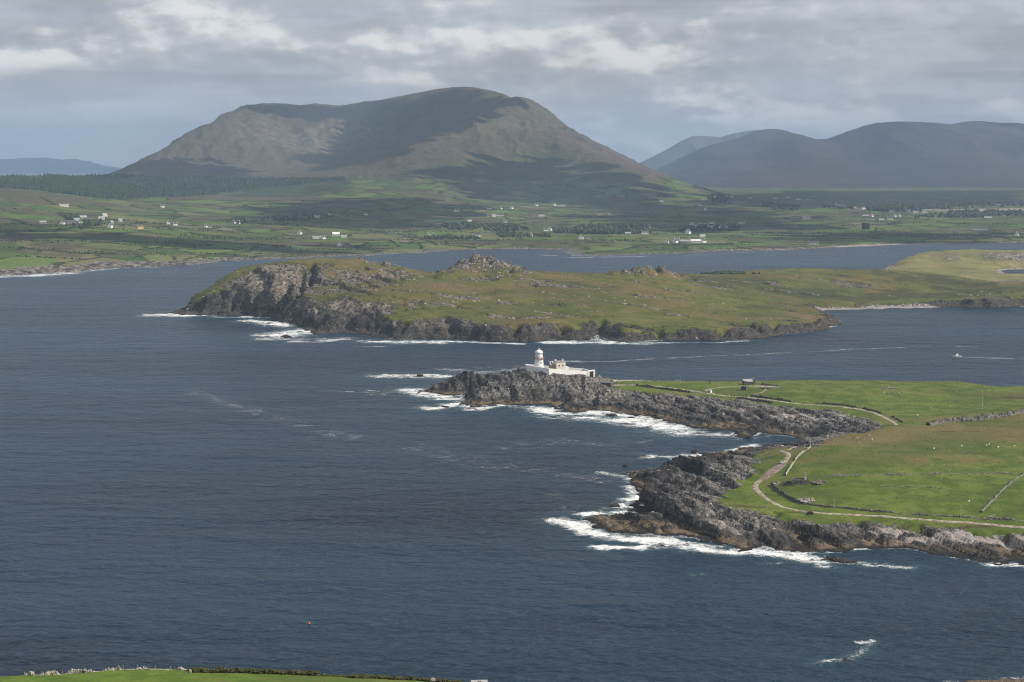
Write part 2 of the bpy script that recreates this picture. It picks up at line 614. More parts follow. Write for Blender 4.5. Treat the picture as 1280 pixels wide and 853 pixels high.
ctl_b = [Q(*a) for a in [(548, 473, 1412), (565, 469, 1418), (581, 466, 1420), (601, 468, 1420), (615, 473, 1412), (634, 467, 1410), (648, 465, 1405), (665, 464, 1402), (690, 466, 1396), (720, 469.5, 1392), (742, 472, 1388),
                         (757, 482, 1385), (790, 484, 1385), (850, 487, 1378), (900, 495, 1350), (940, 498, 1330), (1000, 505, 1300), (1060, 510, 1270), (1098, 519, 1225), (1120, 531, 1170),
                         (1090, 540, 1130), (800, 476, 1430), (900, 477, 1430), (1000, 475.5, 1430), (1100, 476, 1425), (1200, 477, 1420), (1228, 482, 1400), (1290, 482.5, 1400), (1400, 482, 1400),
                         (1280, 500, 1300), (1280, 514, 1212), (1230, 518, 1205), (1180, 524, 1196), (1180, 500, 1310), (1100, 560, 1060), (1200, 560, 1060), (1280, 560, 1060), (1013, 560, 1055)]]
ctl_b += [G(*a) for a in [(985, 566, 13), (1000, 600, 12.6), (1100, 600, 13.5), (1280, 600, 14.5), (1420, 600, 17), (1020, 640, 7.6), (1100, 645, 8.4), (1200, 653, 8.0), (1285, 659, 7.8), (945, 608, 7.8), (920, 620, 6.6),
                          (1000, 655, 5.8), (1100, 660, 5.6), (1200, 668, 5.0), (1280, 672, 5), (830, 577, 11.5), (811, 584, 8.5), (900, 600, 9.5), (870, 640, 9), (830, 620, 9.5), (800, 600, 6.5), (940, 573, 5), (915, 571, 4), (955, 564, 5.5), (890, 576, 4.5), (935, 564, 2.4), (905, 569, 2), (960, 660, 6), (905, 650, 8),
                          (850, 655, 6.5), (770, 652, 3), (745, 650, 2.4), (990, 522, 6), (930, 515, 6.2), (850, 506, 6.5), (750, 496, 8), (700, 490, 10), (650, 490, 9), (600, 490, 7), (1050, 525, 8), (560, 485, 6), (880, 525, 4), (960, 532, 4),
                          (590, 503, 3), (700, 508, 4), (800, 514, 4)]]
for a, b, y, back, drop in [(548, 473, 1412, 30, 7), (565, 469, 1418, 24, 6), (581, 466, 1420, 24, 7), (601, 468, 1420, 24, 7), (615, 473, 1412, 30, 7), (634, 467, 1410, 34, 8), (665, 464, 1402, 45, 10), (690, 466, 1396, 50, 10), (720, 469.5, 1392, 50, 9), (742, 472, 1388, 50, 9), (765, 480, 1400, 50, 6), (800, 476, 1430, 25, 4), (850, 476.5, 1430, 25, 4), (900, 477, 1430, 25, 4), (950, 476, 1430, 25, 4.5), (1000, 475.5, 1425, 25, 4.5), (1050, 476, 1425, 25, 4.5), (1100, 476, 1420, 25, 4.5), (1150, 476.5, 1415, 25, 4.5), (1200, 477, 1410, 25, 4.5), (1240, 482, 1400, 25, 4.5), (1290, 482.5, 1400, 25, 4.5)]:
    q = Q(a, b, y); k = 1 + back / q[1]; ctl_b.append((q[0] * k, q[1] + back, q[2] - drop))
us = np.arange(-110, 690, 1.15); vs = np.arange(790, 1500, 1.15)
X, Y = np.meshgrid(us, vs)
Dw = signed(X + 3.2 * fbm(X / 16, Y / 16, 3, 41) + 1.2 * perlin(X / 4, Y / 4, 44), Y + 3.2 * fbm(X / 16, Y / 16, 3, 51) + 1.2 * perlin(X / 4, Y / 4, 54), shore_b)
plateau = np.maximum(tps(ctl_b, X, Y), 1.5)
south = smooth(Y, 1190, 1120)
base = plateau * np.clip((Dw + 0.5) / (19 + 9 * south), 0, 1) ** 0.9
LANDS = [Field(us, vs, base)]
GRASS_B = [(899, 621), (915, 610), (928, 600), (944, 588), (950, 578), (944, 571), (952, 563), (972, 559), (992, 560), (1013, 559), (1040, 547), (1080, 540), (1103, 534), (1096, 528), (1085, 524), (1060, 518), (1040, 513), (1000, 510), (965, 507),
           (940, 503), (918, 499), (885, 497), (845, 493), (815, 490), (790, 488), (768, 487), (765, 481), (770, 476), (900, 473), (1100, 473), (1300, 478)]
grass_b = gpoly(GRASS_B) + [(650, 1420), (720, 900)] + gpoly([(1270, 669), (1230, 666), (1200, 662), (1165, 659), (1130, 657), (1080, 655), (1050, 657), (1010, 652), (990, 651), (975, 643), (955, 641), (930, 637), (908, 633)])
Dg = signed(X + 6 * fbm(X / 14, Y / 14, 4, 61), Y + 6 * fbm(X / 14, Y / 14, 4, 71), grass_b)
rock = smooth(Dg, 5.0, -5.0)
bank = blobs(X, Y, [(1178, 528, 9, 6, .9), (1191, 526, 9, 5, .9), (1204, 525, 9, 5, .9), (1217, 525, 9, 5, .9), (1235, 523, 10, 5, .8), (1252, 521, 9, 4, .8), (1268, 518, 10, 4, .7)])
rock = np.clip(rock + bank + blobs(X, Y, [(1105, 485, 6, 6, .5), (970, 515, 12, 3, .6), (1010, 514, 14, 3, .6), (1050, 516, 12, 3, .5)]), 0, 1)
calm = smooth(seg_dist(X, Y, gpoly([(742, 473), (766, 483), (807, 482), (846, 486), (890, 493), (940, 497), (985, 504), (1050, 509), (1097, 518), (1121, 532)])), 4, 12)
lh_x, lh_y, _ = Q(675, 463, 1398)
calm = calm * smooth(np.hypot((X - lh_x - 12) / 1.8, Y - lh_y), 12, 22)
quiet = 1
rr = rock * np.clip(Dw / 7, 0.12, 1) * (0.25 + 0.75 * calm)
# tilted beds: broad flat faces falling to the right and away, short steep faces to the left
wx = X + 4 * fbm(X / 30, Y / 30, 3, 81); wy = Y + 4 * fbm(X / 30, Y / 30, 3, 91)
al = 0.92 * wx + 0.39 * wy; ac = -0.39 * wx + 0.92 * wy
rough = (4.6 * south + 2.3 * (1 - south)) * slabs(al / 23, ac / 48, 101, (-1.0, 0.25), 0.7)
rough = rough + (2.1 - .4 * south) * slabs(al / 8.5, ac / 17, 111, (-0.8, 0.3), 1.0) + (1.1 - .35 * south) * slabs(al / 3.4, ac / 5.4, 121, (-0.5, 0.2), 1.2) + 1.1 * fbm(X / 26, Y / 26, 3, 121)
cv2, cd2 = cells(X / 2.4, Y / 2.4, 111)
quiet = 1 - .55 * np.exp(-((X - 152) / 62) ** 2 - ((Y - 1128) / 34) ** 2)
rough = np.where(Dg > -16, np.minimum(rough, 0.6 + 0.12 * np.clip(-Dg, 0, 16)), rough)
fore = 2.0 * blobs(X, Y, [(664, 468, 7, 4, .8), (675, 468.5, 7, 4, .8), (688, 469.5, 7, 4, .9), (702, 471, 8, 4, .8), (716, 472, 8, 4, .7), (728, 473, 8, 4, .5)])
ledge = fore * (.5 + cv2) + 1.5 * bank * (cv2 + 0.3)
rr = rr * (1 - 0.75 * smooth(Y, 1405, 1440) * smooth(X, 60, 110))
Z = base + rr * rough * quiet + ledge + (1 - rock) * (0.35 * fbm(X / 18, Y / 18, 3, 141) + 0.10 * fbm(X / 3, Y / 3, 2, 151)) * np.clip(Dw / 20, 0, 1)
Z = Z + 1.4 * blobs(X, Y, [(1275, 497, 40, 18, 1.3)])


def beds(Z, along, h, dip, weight):
    """cut the rock into level-topped beds with steep risers, the beds dipping gently"""
    s_ = (Z + dip * along) / h
    f_ = s_ - np.floor(s_)
    q_ = (np.floor(s_) + smooth(f_, 0.62, 1.0)) * h - dip * along
    return Z + weight * (q_ - Z)


Z = beds(Z, al + 3 * fbm(X / 24, Y / 24, 3, 177), 2.1, 0.16, 0.8 * rock * calm * smooth(Dw, 0, 4))
Z = np.where(Dw > 0, np.maximum(Z, 0.35 * smooth(Dw, 0, 3)), np.maximum(-3.0, Dw * 0.5 + 0.6 * rock * fbm(X / 5, Y / 5, 2, 161)))
# gullies cut by the sea
gul = np.exp(-(seg_dist(X, Y, gpoly([(700, 505), (706, 498), (712, 494)])) / 4) ** 2) + np.exp(-(seg_dist(X, Y, gpoly([(862, 512), (852, 503), (843, 500)])) / 4) ** 2) \
    + np.exp(-(seg_dist(X, Y, gpoly([(1004, 549), (1020, 544), (1038, 540)])) / 6) ** 2)
Z = Z - 4.0 * gul * np.clip(Dw / 6, 0, 1)
brown_b = blobs(X, Y, [(1140, 543, 90, 16, .5), (1230, 548, 70, 16, .4), (1080, 560, 50, 14, .4), (1150, 575, 120, 7, .35), (1200, 480, 90, 10, .35), (1060, 490, 70, 6, .3), (1150, 540, 60, 22, .75), (1060, 552, 40, 18, .7), (1230, 535, 50, 25, .5), (1290, 497, 35, 22, 1.0), (1080, 575, 60, 30, .30), (1190, 570, 60, 25, .32), (1260, 520, 60, 12, .7), (1040, 482, 60, 18, .3),
                       (1165, 490, 50, 20, .25), (1000, 650, 25, 5, .8), (930, 632, 20, 8, .7), (1100, 656, 60, 5, .5), (985, 600, 10, 25, .3), (1000, 565, 16, 10, .5), (870, 492, 50, 8, .6), (1200, 661, 60, 6, .6)])
brown_b += 0.3 * (smooth(Y, 1040, 1075) - smooth(Y, 1180, 1260)) - blobs(X, Y, [(1080, 630, 70, 22, .35), (1180, 630, 60, 25, .35), (1265, 640, 40, 20, .45), (1150, 605, 90, 12, .2), (960, 625, 14, 14, .2)])
pale_b = blobs(X, Y, [(1080, 655, 300, 3, 0)]) + blobs(X, Y, [(985, 519, 26, 8, .8), (1030, 522, 26, 8, .85), (935, 511, 24, 8, .65), (960, 525, 16, 5, .4), (920, 594, 12, 6, .5), (1060, 524, 14, 7, .55), (890, 505, 22, 8, .4), (1120, 664, 26, 5, .7), (1185, 671, 40, 6, .75), (1250, 678, 34, 6, .8), (885, 640, 16, 8, .5), (905, 652, 18, 7, .55), (930, 661, 18, 6, .5), (870, 630, 12, 8, .35)])
black_b = blobs(X, Y, [(815, 582, 22, 18, 1.0), (840, 580, 22, 18, .9), (870, 578, 26, 12, .8), (800, 598, 16, 14, .6), (830, 612, 22, 16, .9), (800, 640, 20, 14, .8), (835, 650, 26, 10, .8), (870, 655, 20, 6, .6), (940, 572, 20, 16, .5), (905, 575, 22, 14, .6), (820, 625, 20, 12, .7), (760, 650, 30, 10, .6),
                       (560, 478, 30, 22, .9), (590, 482, 26, 14, .6), (670, 495, 14, 8, .8), (700, 503, 22, 8, .8), (720, 508, 22, 6, .7), (845, 512, 30, 8, .9), (870, 518, 30, 7, .8), (800, 508, 26, 7, .5), (965, 514.5, 20, 3, 1.0), (985, 516, 20, 3, 1.0), (1020, 516, 24, 3, .9), (1025, 543, 18, 7, 1.0), (1045, 540, 14, 6, .8), (920, 525, 30, 6, .7), (760, 500, 20, 6, .6), (645, 470, 16, 6, .6),
                       (1000, 663, 40, 5, .6), (960, 672, 30, 7, .6), (1180, 683, 60, 7, .6), (1250, 690, 40, 8, .7), (1050, 670, 30, 6, .4)])
black_b = np.clip(black_b * (1 + .8 * fbm(X / 12, Y / 12, 3, 175)), 0, 1)
deep_b = blobs(X, Y, [(1195, 540, 30, 8, .5), (1230, 567, 40, 8, .35), (1120, 532, 16, 5, .5), (930, 633, 16, 4, .6), (1040, 655, 40, 3, .6), (1275, 499, 40, 10, .5), (960, 572, 6, 6, .7), (950, 575, 6, 5, .7), (1180, 661, 60, 3, .6), (985, 641, 12, 2, .5)]) + .32 * fbm(X / 20, Y / 20, 4, 178)
me = grid_mesh('headland', X, Y, Z, Dw > -7, {'rock': rock, 'brown': brown_b, 'pale': pale_b, 'black': black_b, 'deep': deep_b})
tag(new_obj('headland_ground', me, HEAD_MAT), kind='structure')
HEAD = Field(us, vs, Z)

# ------------------------------------------------------------------ the island across the sound
SHORE_C = [(211, 391), (231, 394), (250, 394), (270, 394), (300, 395), (335, 397), (349, 402), (366, 405), (383, 410), (388, 416), (394, 418), (412, 417), (433, 416), (447, 418), (464, 420), (480, 423), (498, 425), (530, 424), (560, 423),
           (600, 426), (647, 428), (672, 427), (697, 425), (722, 426), (738, 426), (746, 421), (752, 422), (765, 426), (795, 427), (821, 426), (860, 426), (900, 425), (930, 425), (952, 423), (975, 418), (991, 417), (1010, 415), (1024, 413), (1047, 407),
           (1048, 401), (1040, 397), (1031, 393), (1022, 389), (1030, 388), (1060, 387), (1090, 386.5), (1130, 385.5), (1168, 384.5), (1188, 383.5), (1215, 384.5), (1240, 385), (1262, 384), (1290, 383), (1420, 381), (1560, 382)]
BACK_C = [(1560, 360), (1400, 357), (1250, 356), (1100, 350), (1000, 351), (900, 360), (800, 364), (600, 367), (400, 369), (300, 372), (236, 382)]
shore_c = [G(a, b)[:2] for a, b in SHORE_C + BACK_C]
ctl_c = [G(*a) for a in [(218, 386, 9), (240, 373, 15), (280, 346, 41), (300, 339, 46), (340, 330, 56), (380, 324.5, 60), (420, 324.5, 59), (450, 326, 57), (500, 334, 49), (540, 341, 42), (575, 338, 43), (600, 338, 43), (645, 339, 41), (675, 341, 37), (720, 342, 35.5),
                         (770, 342, 35), (800, 341, 36), (840, 342, 33), (860, 343, 31), (900, 341, 30), (940, 339, 27), (980, 337.5, 25), (1040, 338, 23), (1100, 338.5, 22), (1150, 341, 21), (1200, 346, 20), (1280, 353, 19), (1400, 355, 19), (1180, 362, 12), (1100, 362, 13), (1020, 362, 15),
                         (500, 382, 29), (440, 372, 34), (500, 352, 41), (600, 352, 41), (600, 375, 32), (700, 370, 34), (800, 365, 31), (900, 370, 21), (950, 394, 12), (800, 398, 17), (880, 400, 14.5), (700, 400, 19), (600, 402, 19), (540, 402, 20), (1010, 400, 9), (1020, 380, 9),
                         (260, 383, 17), (300, 371, 26), (340, 361, 35), (380, 350, 45), (400, 380, 26), (430, 392, 20), (470, 402, 16), (420, 345, 47), (1240, 372, 13), (1200, 374, 9), (1120, 377, 7), (1280, 366, 14)]]
for a, b, z, back, drop in [(218, 386, 9, 30, 8), (240, 373, 15, 40, 12), (280, 346, 41, 70, 22), (300, 339, 46, 70, 20), (340, 330, 56, 70, 20), (380, 324.5, 60, 70, 18), (420, 324.5, 59, 70, 18), (450, 326, 57, 70, 18), (500, 334, 49, 70, 16), (540, 341, 42, 70, 14),
                            (575, 338, 43, 100, 14), (600, 338, 43, 100, 14), (645, 339, 41, 90, 14), (675, 341, 37, 80, 12), (720, 342, 35.5, 80, 12), (770, 342, 35, 80, 12), (800, 341, 36, 90, 12), (840, 342, 33, 80, 12), (900, 341, 30, 70, 10), (940, 339, 27, 70, 10), (980, 337.5, 25, 80, 12), (1040, 338, 23, 80, 12), (1100, 338.5, 22, 60, 10), (1150, 341, 21, 60, 10), (1200, 346, 20, 60, 10), (1280, 353, 19, 60, 10)]:
    g = G(a, b, z); ctl_c.append((g[0] * (1 + back / g[1]), g[1] + back, z - drop))
us = np.arange(-520, 1010, 2.3); vs = np.arange(1780, 2960, 2.3)
X, Y = np.meshgrid(us, vs)
Dw = signed(X + 7 * fbm(X / 34, Y / 34, 3, 241) + 2.2 * perlin(X / 8, Y / 8, 244), Y + 7 * fbm(X / 34, Y / 34, 3, 251) + 2.2 * perlin(X / 8, Y / 8, 254), shore_c)
plateau = np.maximum(tps(ctl_c, X, Y), 3.0)
west = smooth(X, 10, -160)
beach = np.exp(-(seg_dist(X, Y, [G(1035, 388)[:2], G(1090, 386.5)[:2], G(1160, 385)[:2]]) / 20) ** 2)
wide = np.clip(20 + 26 * fbm(X / 70, Y / 70, 2, 295) * (1 - west), 7, 50)
base = plateau * smooth(Dw, -2, wide + 50 * beach + 8 * west) ** (0.6 + 0.4 * beach)
LANDS = [Field(us, vs, base)]
knoll = [(558, 345, 12, 26), (568, 344, 17, 30), (582, 342, 22, 36), (597, 341, 22, 36), (612, 341, 20, 36), (628, 342, 20, 34), (645, 343, 20, 30), (660, 344, 18, 24)]
outc = [(770, 345, 12, 26), (783, 345, 14, 26), (797, 345, 15, 26), (811, 345, 15, 26), (826, 345, 15, 26), (840, 345, 13, 24), (852, 346, 11, 22)]
lift = np.zeros(X.shape)
for (a, b, rx, ry), h in zip(knoll + outc, [7, 13, 19, 22, 20, 16, 10, 5] + [7, 10, 13, 13, 11, 7, 4]):
    gx, gy, _ = ground(a, b)
    lift = np.maximum(lift, h * np.exp(-((X - gx) / rx) ** 2 - ((Y - gy) / ry) ** 2))
kn = np.clip(lift / 6, 0, 1)
rock_at = blobs(X, Y, [(a, b, rx, ry, .55) for a, b, rx, ry in knoll + outc] + [
    (330, 343, 30, 42, .55), (360, 336, 30, 35, .6), (400, 337, 40, 35, .6), (440, 342, 35, 42, .5), (480, 342, 30, 28, .35), (300, 352, 30, 42, .5), (300, 368, 45, 56, .75), (345, 358, 45, 70, .8), (390, 355, 45, 70, .7), (430, 360, 40, 70, .55), (470, 350, 40, 56, .45), (420, 385, 45, 56, .8), (460, 385, 40, 42, .6), (455, 395, 40, 35, .6), (520, 345, 25, 28, .5), (620, 348, 35, 19, .75), (595, 349, 25, 16, .6),
    (545, 378, 30, 12, .8), (570, 371, 22, 11, .75), (600, 384, 28, 12, .75), (640, 378, 30, 11, .7), (530, 385, 25, 11, .6), (660, 357, 22, 7, .6), (690, 354, 16, 5, .5), (735, 364, 30, 8, .65), (765, 366, 30, 8, .6), (705, 368, 18, 7, .6), (610, 395, 35, 14, .55), (680, 396, 35, 12, .55),
    (740, 351, 12, 4, .5), (930, 376, 10, 7, .3), (915, 392, 12, 5, .3), (1190, 354, 25, 16, .5), (1235, 366, 40, 30, .6), (1260, 372, 30, 22, .7), (1220, 355, 25, 16, .4), (1060, 341, 40, 14, .35), (1000, 338, 30, 11, .3), (895, 343, 14, 11, .35), (1150, 377, 40, 11, .35)])
edge = smooth(Dw, 25 + 16 * west, 8) * (1 - 0.8 * beach)
rock = np.clip(np.maximum(edge, rock_at * (.74 + .5 * fbm(X / 36, Y / 36, 3, 298))), 0, 1)
rock = np.maximum(rock, beach * smooth(Dw, 58, 46))
shelf = np.clip(fbm(X / 110, Y / 26 + X / 160, 4, 297) - .28, 0, 1) * 2.2 * smooth(X, 640, 420)
rock = np.maximum(rock, np.clip(shelf, 0, .75))
gz, gxr = np.gradient(base, 2.3)
rock = np.maximum(rock, smooth(np.hypot(gz, gxr), 0.55, 1.0) * 0.9 * (1 - beach))
cv2, cd2 = cells(X / 5.6, Y / 5.6, 211)
wx = X + 9 * fbm(X / 60, Y / 60, 3, 281); wy = Y + 9 * fbm(X / 60, Y / 60, 3, 286)
al = 0.9 * wx + 0.43 * wy; ac = -0.43 * wx + 0.9 * wy
rough = 7.5 * slabs(al / 34, ac / 50, 201, (-0.8, 0.2), 0.9) + 4.2 * slabs(al / 14, ac / 20, 221, (-0.5, 0.2), 1.2) + 2.2 * slabs(al / 6, ac / 8, 231, (-0.3, 0.1), 1.4) + 2 * fbm(X / 50, Y / 50, 3, 221)
Z = base + lift * (0.85 + 0.3 * cv2) + rock * rough * np.clip(Dw / 12, 0.1, 1) * (0.5 + 0.5 * west + 0.25 * kn) + (1 - rock) * 1.6 * fbm(X / 60, Y / 60, 4, 291) * np.clip(Dw / 30, 0, 1)
Z = beds(Z, al + 8 * fbm(X / 60, Y / 60, 3, 279), 4.2, 0.14, 0.75 * np.clip(rock * 1.3, 0, 1) * smooth(Dw, 0, 8))
# clefts in the western cliff
for a in ([(372, 372), (376, 352), (379, 335)], [(386, 352), (391, 338), (389, 329)], [(357, 370), (360, 352)], [(318, 384), (322, 362)], [(289, 388), (293, 372)], [(345, 390), (350, 374)], [(438, 412), (430, 402), (436, 395)], [(746, 424), (748, 412), (752, 400)], [(500, 416), (505, 406)], [(560, 418), (566, 408)], [(640, 420), (646, 408)], [(700, 420), (702, 410)], [(820, 422), (823, 414)], [(900, 421), (905, 412)], [(966, 415), (968, 405)]):
    Z = Z - 13 * np.exp(-(seg_dist(X, Y, gpoly(a)) / 4.5) ** 2) * np.clip(Dw / 10, 0, 1) * np.clip(Z / 18, 0, 1)
Z = np.where(Dw > 0, np.maximum(Z, 0.6 * smooth(Dw, 0, 5)), np.maximum(-3.0, Dw * 0.4 + 0.8 * rock * fbm(X / 9, Y / 9, 2, 261)))
brown_c = 0.30 + 0.45 * fbm(X / 120, Y / 120, 3, 271) + blobs(X, Y, [(600, 362, 60, 72, .4), (700, 352, 80, 48, .3), (460, 335, 60, 96, .35), (850, 385, 80, 48, .25), (540, 360, 40, 72, .3), (1000, 395, 30, 36, .5), (800, 352, 60, 48, .2), (660, 338, 30, 48, .6)]) \
    - blobs(X, Y, [(560, 395, 60, 33, .45), (720, 385, 80, 28, .4), (500, 390, 30, 33, .5), (900, 380, 60, 48, .3), (1000, 365, 90, 48, .3), (320, 340, 60, 72, .2)])
pale_c = beach * smooth(Dw, 58, 46) * 1.1 + 0.22 * kn + blobs(X, Y, [(615, 347, 34, 7, .45), (1245, 378, 26, 8, .4), (520, 346, 20, 9, .3)])
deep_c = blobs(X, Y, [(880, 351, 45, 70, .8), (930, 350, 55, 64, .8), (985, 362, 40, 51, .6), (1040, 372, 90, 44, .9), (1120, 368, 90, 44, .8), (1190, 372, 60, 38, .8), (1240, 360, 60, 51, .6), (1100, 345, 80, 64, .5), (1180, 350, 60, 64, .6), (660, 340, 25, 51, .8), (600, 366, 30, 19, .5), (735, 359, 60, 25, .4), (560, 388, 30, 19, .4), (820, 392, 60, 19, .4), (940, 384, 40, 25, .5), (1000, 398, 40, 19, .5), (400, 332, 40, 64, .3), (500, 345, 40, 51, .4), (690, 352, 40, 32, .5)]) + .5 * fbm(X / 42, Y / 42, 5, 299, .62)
black_c = np.clip(blobs(X, Y, [(372, 366, 14, 45, .9), (389, 340, 14, 30, .7), (440, 400, 40, 30, .8), (470, 402, 40, 24, .7), (410, 400, 30, 30, .8), (240, 384, 40, 30, .9), (270, 384, 30, 21, .8), (310, 386, 30, 18, .7), (350, 384, 24, 30, .6), (545, 408, 50, 21, .6), (620, 410, 60, 21, .8), (700, 412, 50, 21, .8), (780, 404, 50, 27, 1.), (850, 408, 60, 21, .9), (930, 410, 50, 18, .8), (1000, 406, 40, 18, .8), (750, 404, 16, 27, 1.), (420, 372, 20, 15, .5), (565, 378, 20, 7, .6), (535, 385, 20, 7, .6), (690, 362, 20, 6, .5), (1180, 378, 30, 9, .9), (1260, 376, 16, 15, .9), (1100, 378, 60, 6, .6)]), 0, 1)
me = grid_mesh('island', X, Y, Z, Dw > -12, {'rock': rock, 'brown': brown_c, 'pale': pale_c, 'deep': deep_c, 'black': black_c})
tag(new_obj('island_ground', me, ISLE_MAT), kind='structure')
ISLE = Field(us, vs, Z)
DARK_C = [(880, 351, 40, 18), (930, 350, 50, 18), (985, 358, 40, 18), (1050, 366, 90, 14), (1120, 368, 90, 14), (1180, 372, 60, 10)]

# ------------------------------------------------------------------ the low sandy island behind it
SHORE_D = [(1104, 335), (1110, 339), (1135, 345), (1165, 350), (1200, 352), (1290, 353), (1500, 353), (1500, 342.5), (1300, 342.5), (1268, 342.8), (1252, 342), (1249, 339.5), (1260, 337.4), (1290, 336.8), (1400, 337), (1500, 337), (1500, 320), (1300, 321), (1200, 322), (1150, 324), (1118, 329)]
shore_d = [G(a, b)[:2] for a, b in SHORE_D]
ctl_d = [G(*a) for a in [(1112, 332, 8), (1122, 325, 14), (1135, 321, 18), (1150, 318, 21), (1170, 314.5, 25), (1200, 313, 26.5), (1240, 314, 26), (1290, 314.5, 26), (1400, 315, 25), (1180, 331, 8), (1140, 336, 6), (1200, 340, 6), (1240, 325, 15), (1240, 331, 8), (1290, 330, 8), (1290, 322, 18), (1170, 345, 4), (1200, 322, 17)]]
for a, b, z in [(1122, 325, 14), (1135, 321, 18), (1150, 318, 21), (1170, 314.5, 25), (1200, 313, 26.5), (1240, 314, 26), (1290, 314.5, 26), (1400, 315, 25)]:
    g = G(a, b, z); ctl_d.append((g[0] * 1.03, g[1] * 1.03, z - 7))
us = np.arange(640, 1350, 4.0); vs = np.arange(2640, 3480, 4.0)
X, Y = np.meshgrid(us, vs)
Dw = signed(X + 8 * fbm(X / 50, Y / 50, 3, 341), Y + 8 * fbm(X / 50, Y / 50, 3, 351), shore_d)
Z = np.maximum(tps(ctl_d, X, Y), 2.0) * smooth(Dw, -2, 45)
Zb = Z
LANDS = [Field(us, vs, Z)]
rock = np.clip(.55 * blobs(X, Y, [(1165, 321, 50, 60, .5), (1190, 323, 26, 50, .65), (1235, 323, 24, 50, .6), (1250, 321, 30, 50, .6), (1270, 319, 35, 50, .65), (1115, 333, 18, 50, .8), (1200, 316, 60, 40, .4), (1280, 322, 40, 40, .6), (1150, 330, 30, 40, .4)]) + 0.75 * smooth(Dw, 22, 4), 0, 1)
Z = Z + 2.6 * fbm(X / 45, Y / 45, 4, 321) * smooth(Dw, 0, 40) * smooth(Zb, 6, 16) + rock * 2.5 * (cells(X / 16, Y / 16, 7)[0] - .3) * smooth(Dw, 0, 12)
Z = np.where(Dw > 0, np.maximum(Z, 0.3), -3.0)
pale = blobs(X, Y, [(1240, 342, 30, 60, .8), (1255, 338, 30, 40, .8), (1180, 349, 60, 40, .6), (1215, 326, 60, 20, .1)]) + 0.5 * smooth(Dw, 30, 8)
me = grid_mesh('dune_island', X, Y, Z, Dw > -14, {'rock': rock, 'brown': 0.35 + 0.4 * fbm(X / 90, Y / 90, 3, 371), 'pale': pale})
tag(new_obj('dune_island_ground', me, DUNE_MAT), kind='structure')
DUNE = Field(us, vs, Z)

# ------------------------------------------------------------------ the near hillside under the viewer
shore_a = [(-620, 560), (-420, 610), (-250, 600), (-120, 590), (20, 600), (120, 612)] + [G(a, b)[:2] for a, b in [(1120, 874), (1180, 859), (1205, 853), (1240, 849.5), (1285, 845), (1360, 838)]] + [(320, 655), (420, 560), (520, 300), (520, -380), (-620, -380)]
ctl_a = [(0, 0, 196), (0, -60, 205), (0, -380, 232), (-600, -380, 215), (500, -380, 190), (-30, 120, 148), (120, 120, 138), (-150, 120, 150), (0, 230, 110), (-120, 230, 112), (150, 230, 98), (-400, 150, 140), (420, 150, 80)]
ctl_a += [Q(*a) for a in [(0, 846, 382), (60, 843.5, 384), (120, 839.5, 386), (180, 835.5, 388), (240, 837.5, 388), (300, 839, 388), (420, 844, 386), (500, 849, 384), (560, 853, 384), (0, 880, 345), (200, 870, 345), (400, 875, 345), (560, 885, 345), (700, 872, 384), (900, 905, 384), (-200, 856, 380), (0, 915, 460), (200, 905, 460), (400, 912, 460), (650, 930, 460)]]
us = np.arange(-620, 520, 2.0); vs = np.arange(-380, 690, 2.0)
X, Y = np.meshgrid(us, vs)
Dw = signed(X + 5 * fbm(X / 30, Y / 30, 3, 441), Y + 5 * fbm(X / 30, Y / 30, 3, 451), shore_a)
pl = tps(ctl_a, X, Y)
pl = np.where(Y > 385, np.minimum(pl, 82), pl)
Z = np.maximum(pl, 1.2) * smooth(Dw, -1, 40 + 30 * smooth(X, 250, 0)) ** 0.8
Z = Z + 0.12 * fbm(X / 6, Y / 6, 3, 421)
low_r = smooth(X, 150, 200) * smooth(Y, 560, 600)
Z = np.where(low_r > 0, Z * (1 - low_r) + low_r * np.minimum(Z, 2.6), Z)
Z = Z + low_r * smooth(Dw, 0, 4) * (1.6 + 1.6 * (cells(X / 4, Y / 4, 3)[0] - .5))
Z = np.where(Dw > 0, Z, -3.0)
rock = np.clip(smooth(Dw, 40, 20) + low_r, 0, 1)
LANDS = [Field(us, vs, Z)]
brown_a = 0.1 + 0.2 * fbm(X / 25, Y / 25, 3, 431) + 0.25 * smooth(X, -65, -45) - 0.2 * smooth(X, -75, -95)
me = grid_mesh('hillside', X, Y, Z, Dw > -8, {'rock': rock, 'brown': brown_a, 'pale': 0 * X})
tag(new_obj('near_hillside_ground', me, FIELD_MAT), kind='structure')
NEAR = Field(us, vs, Z)

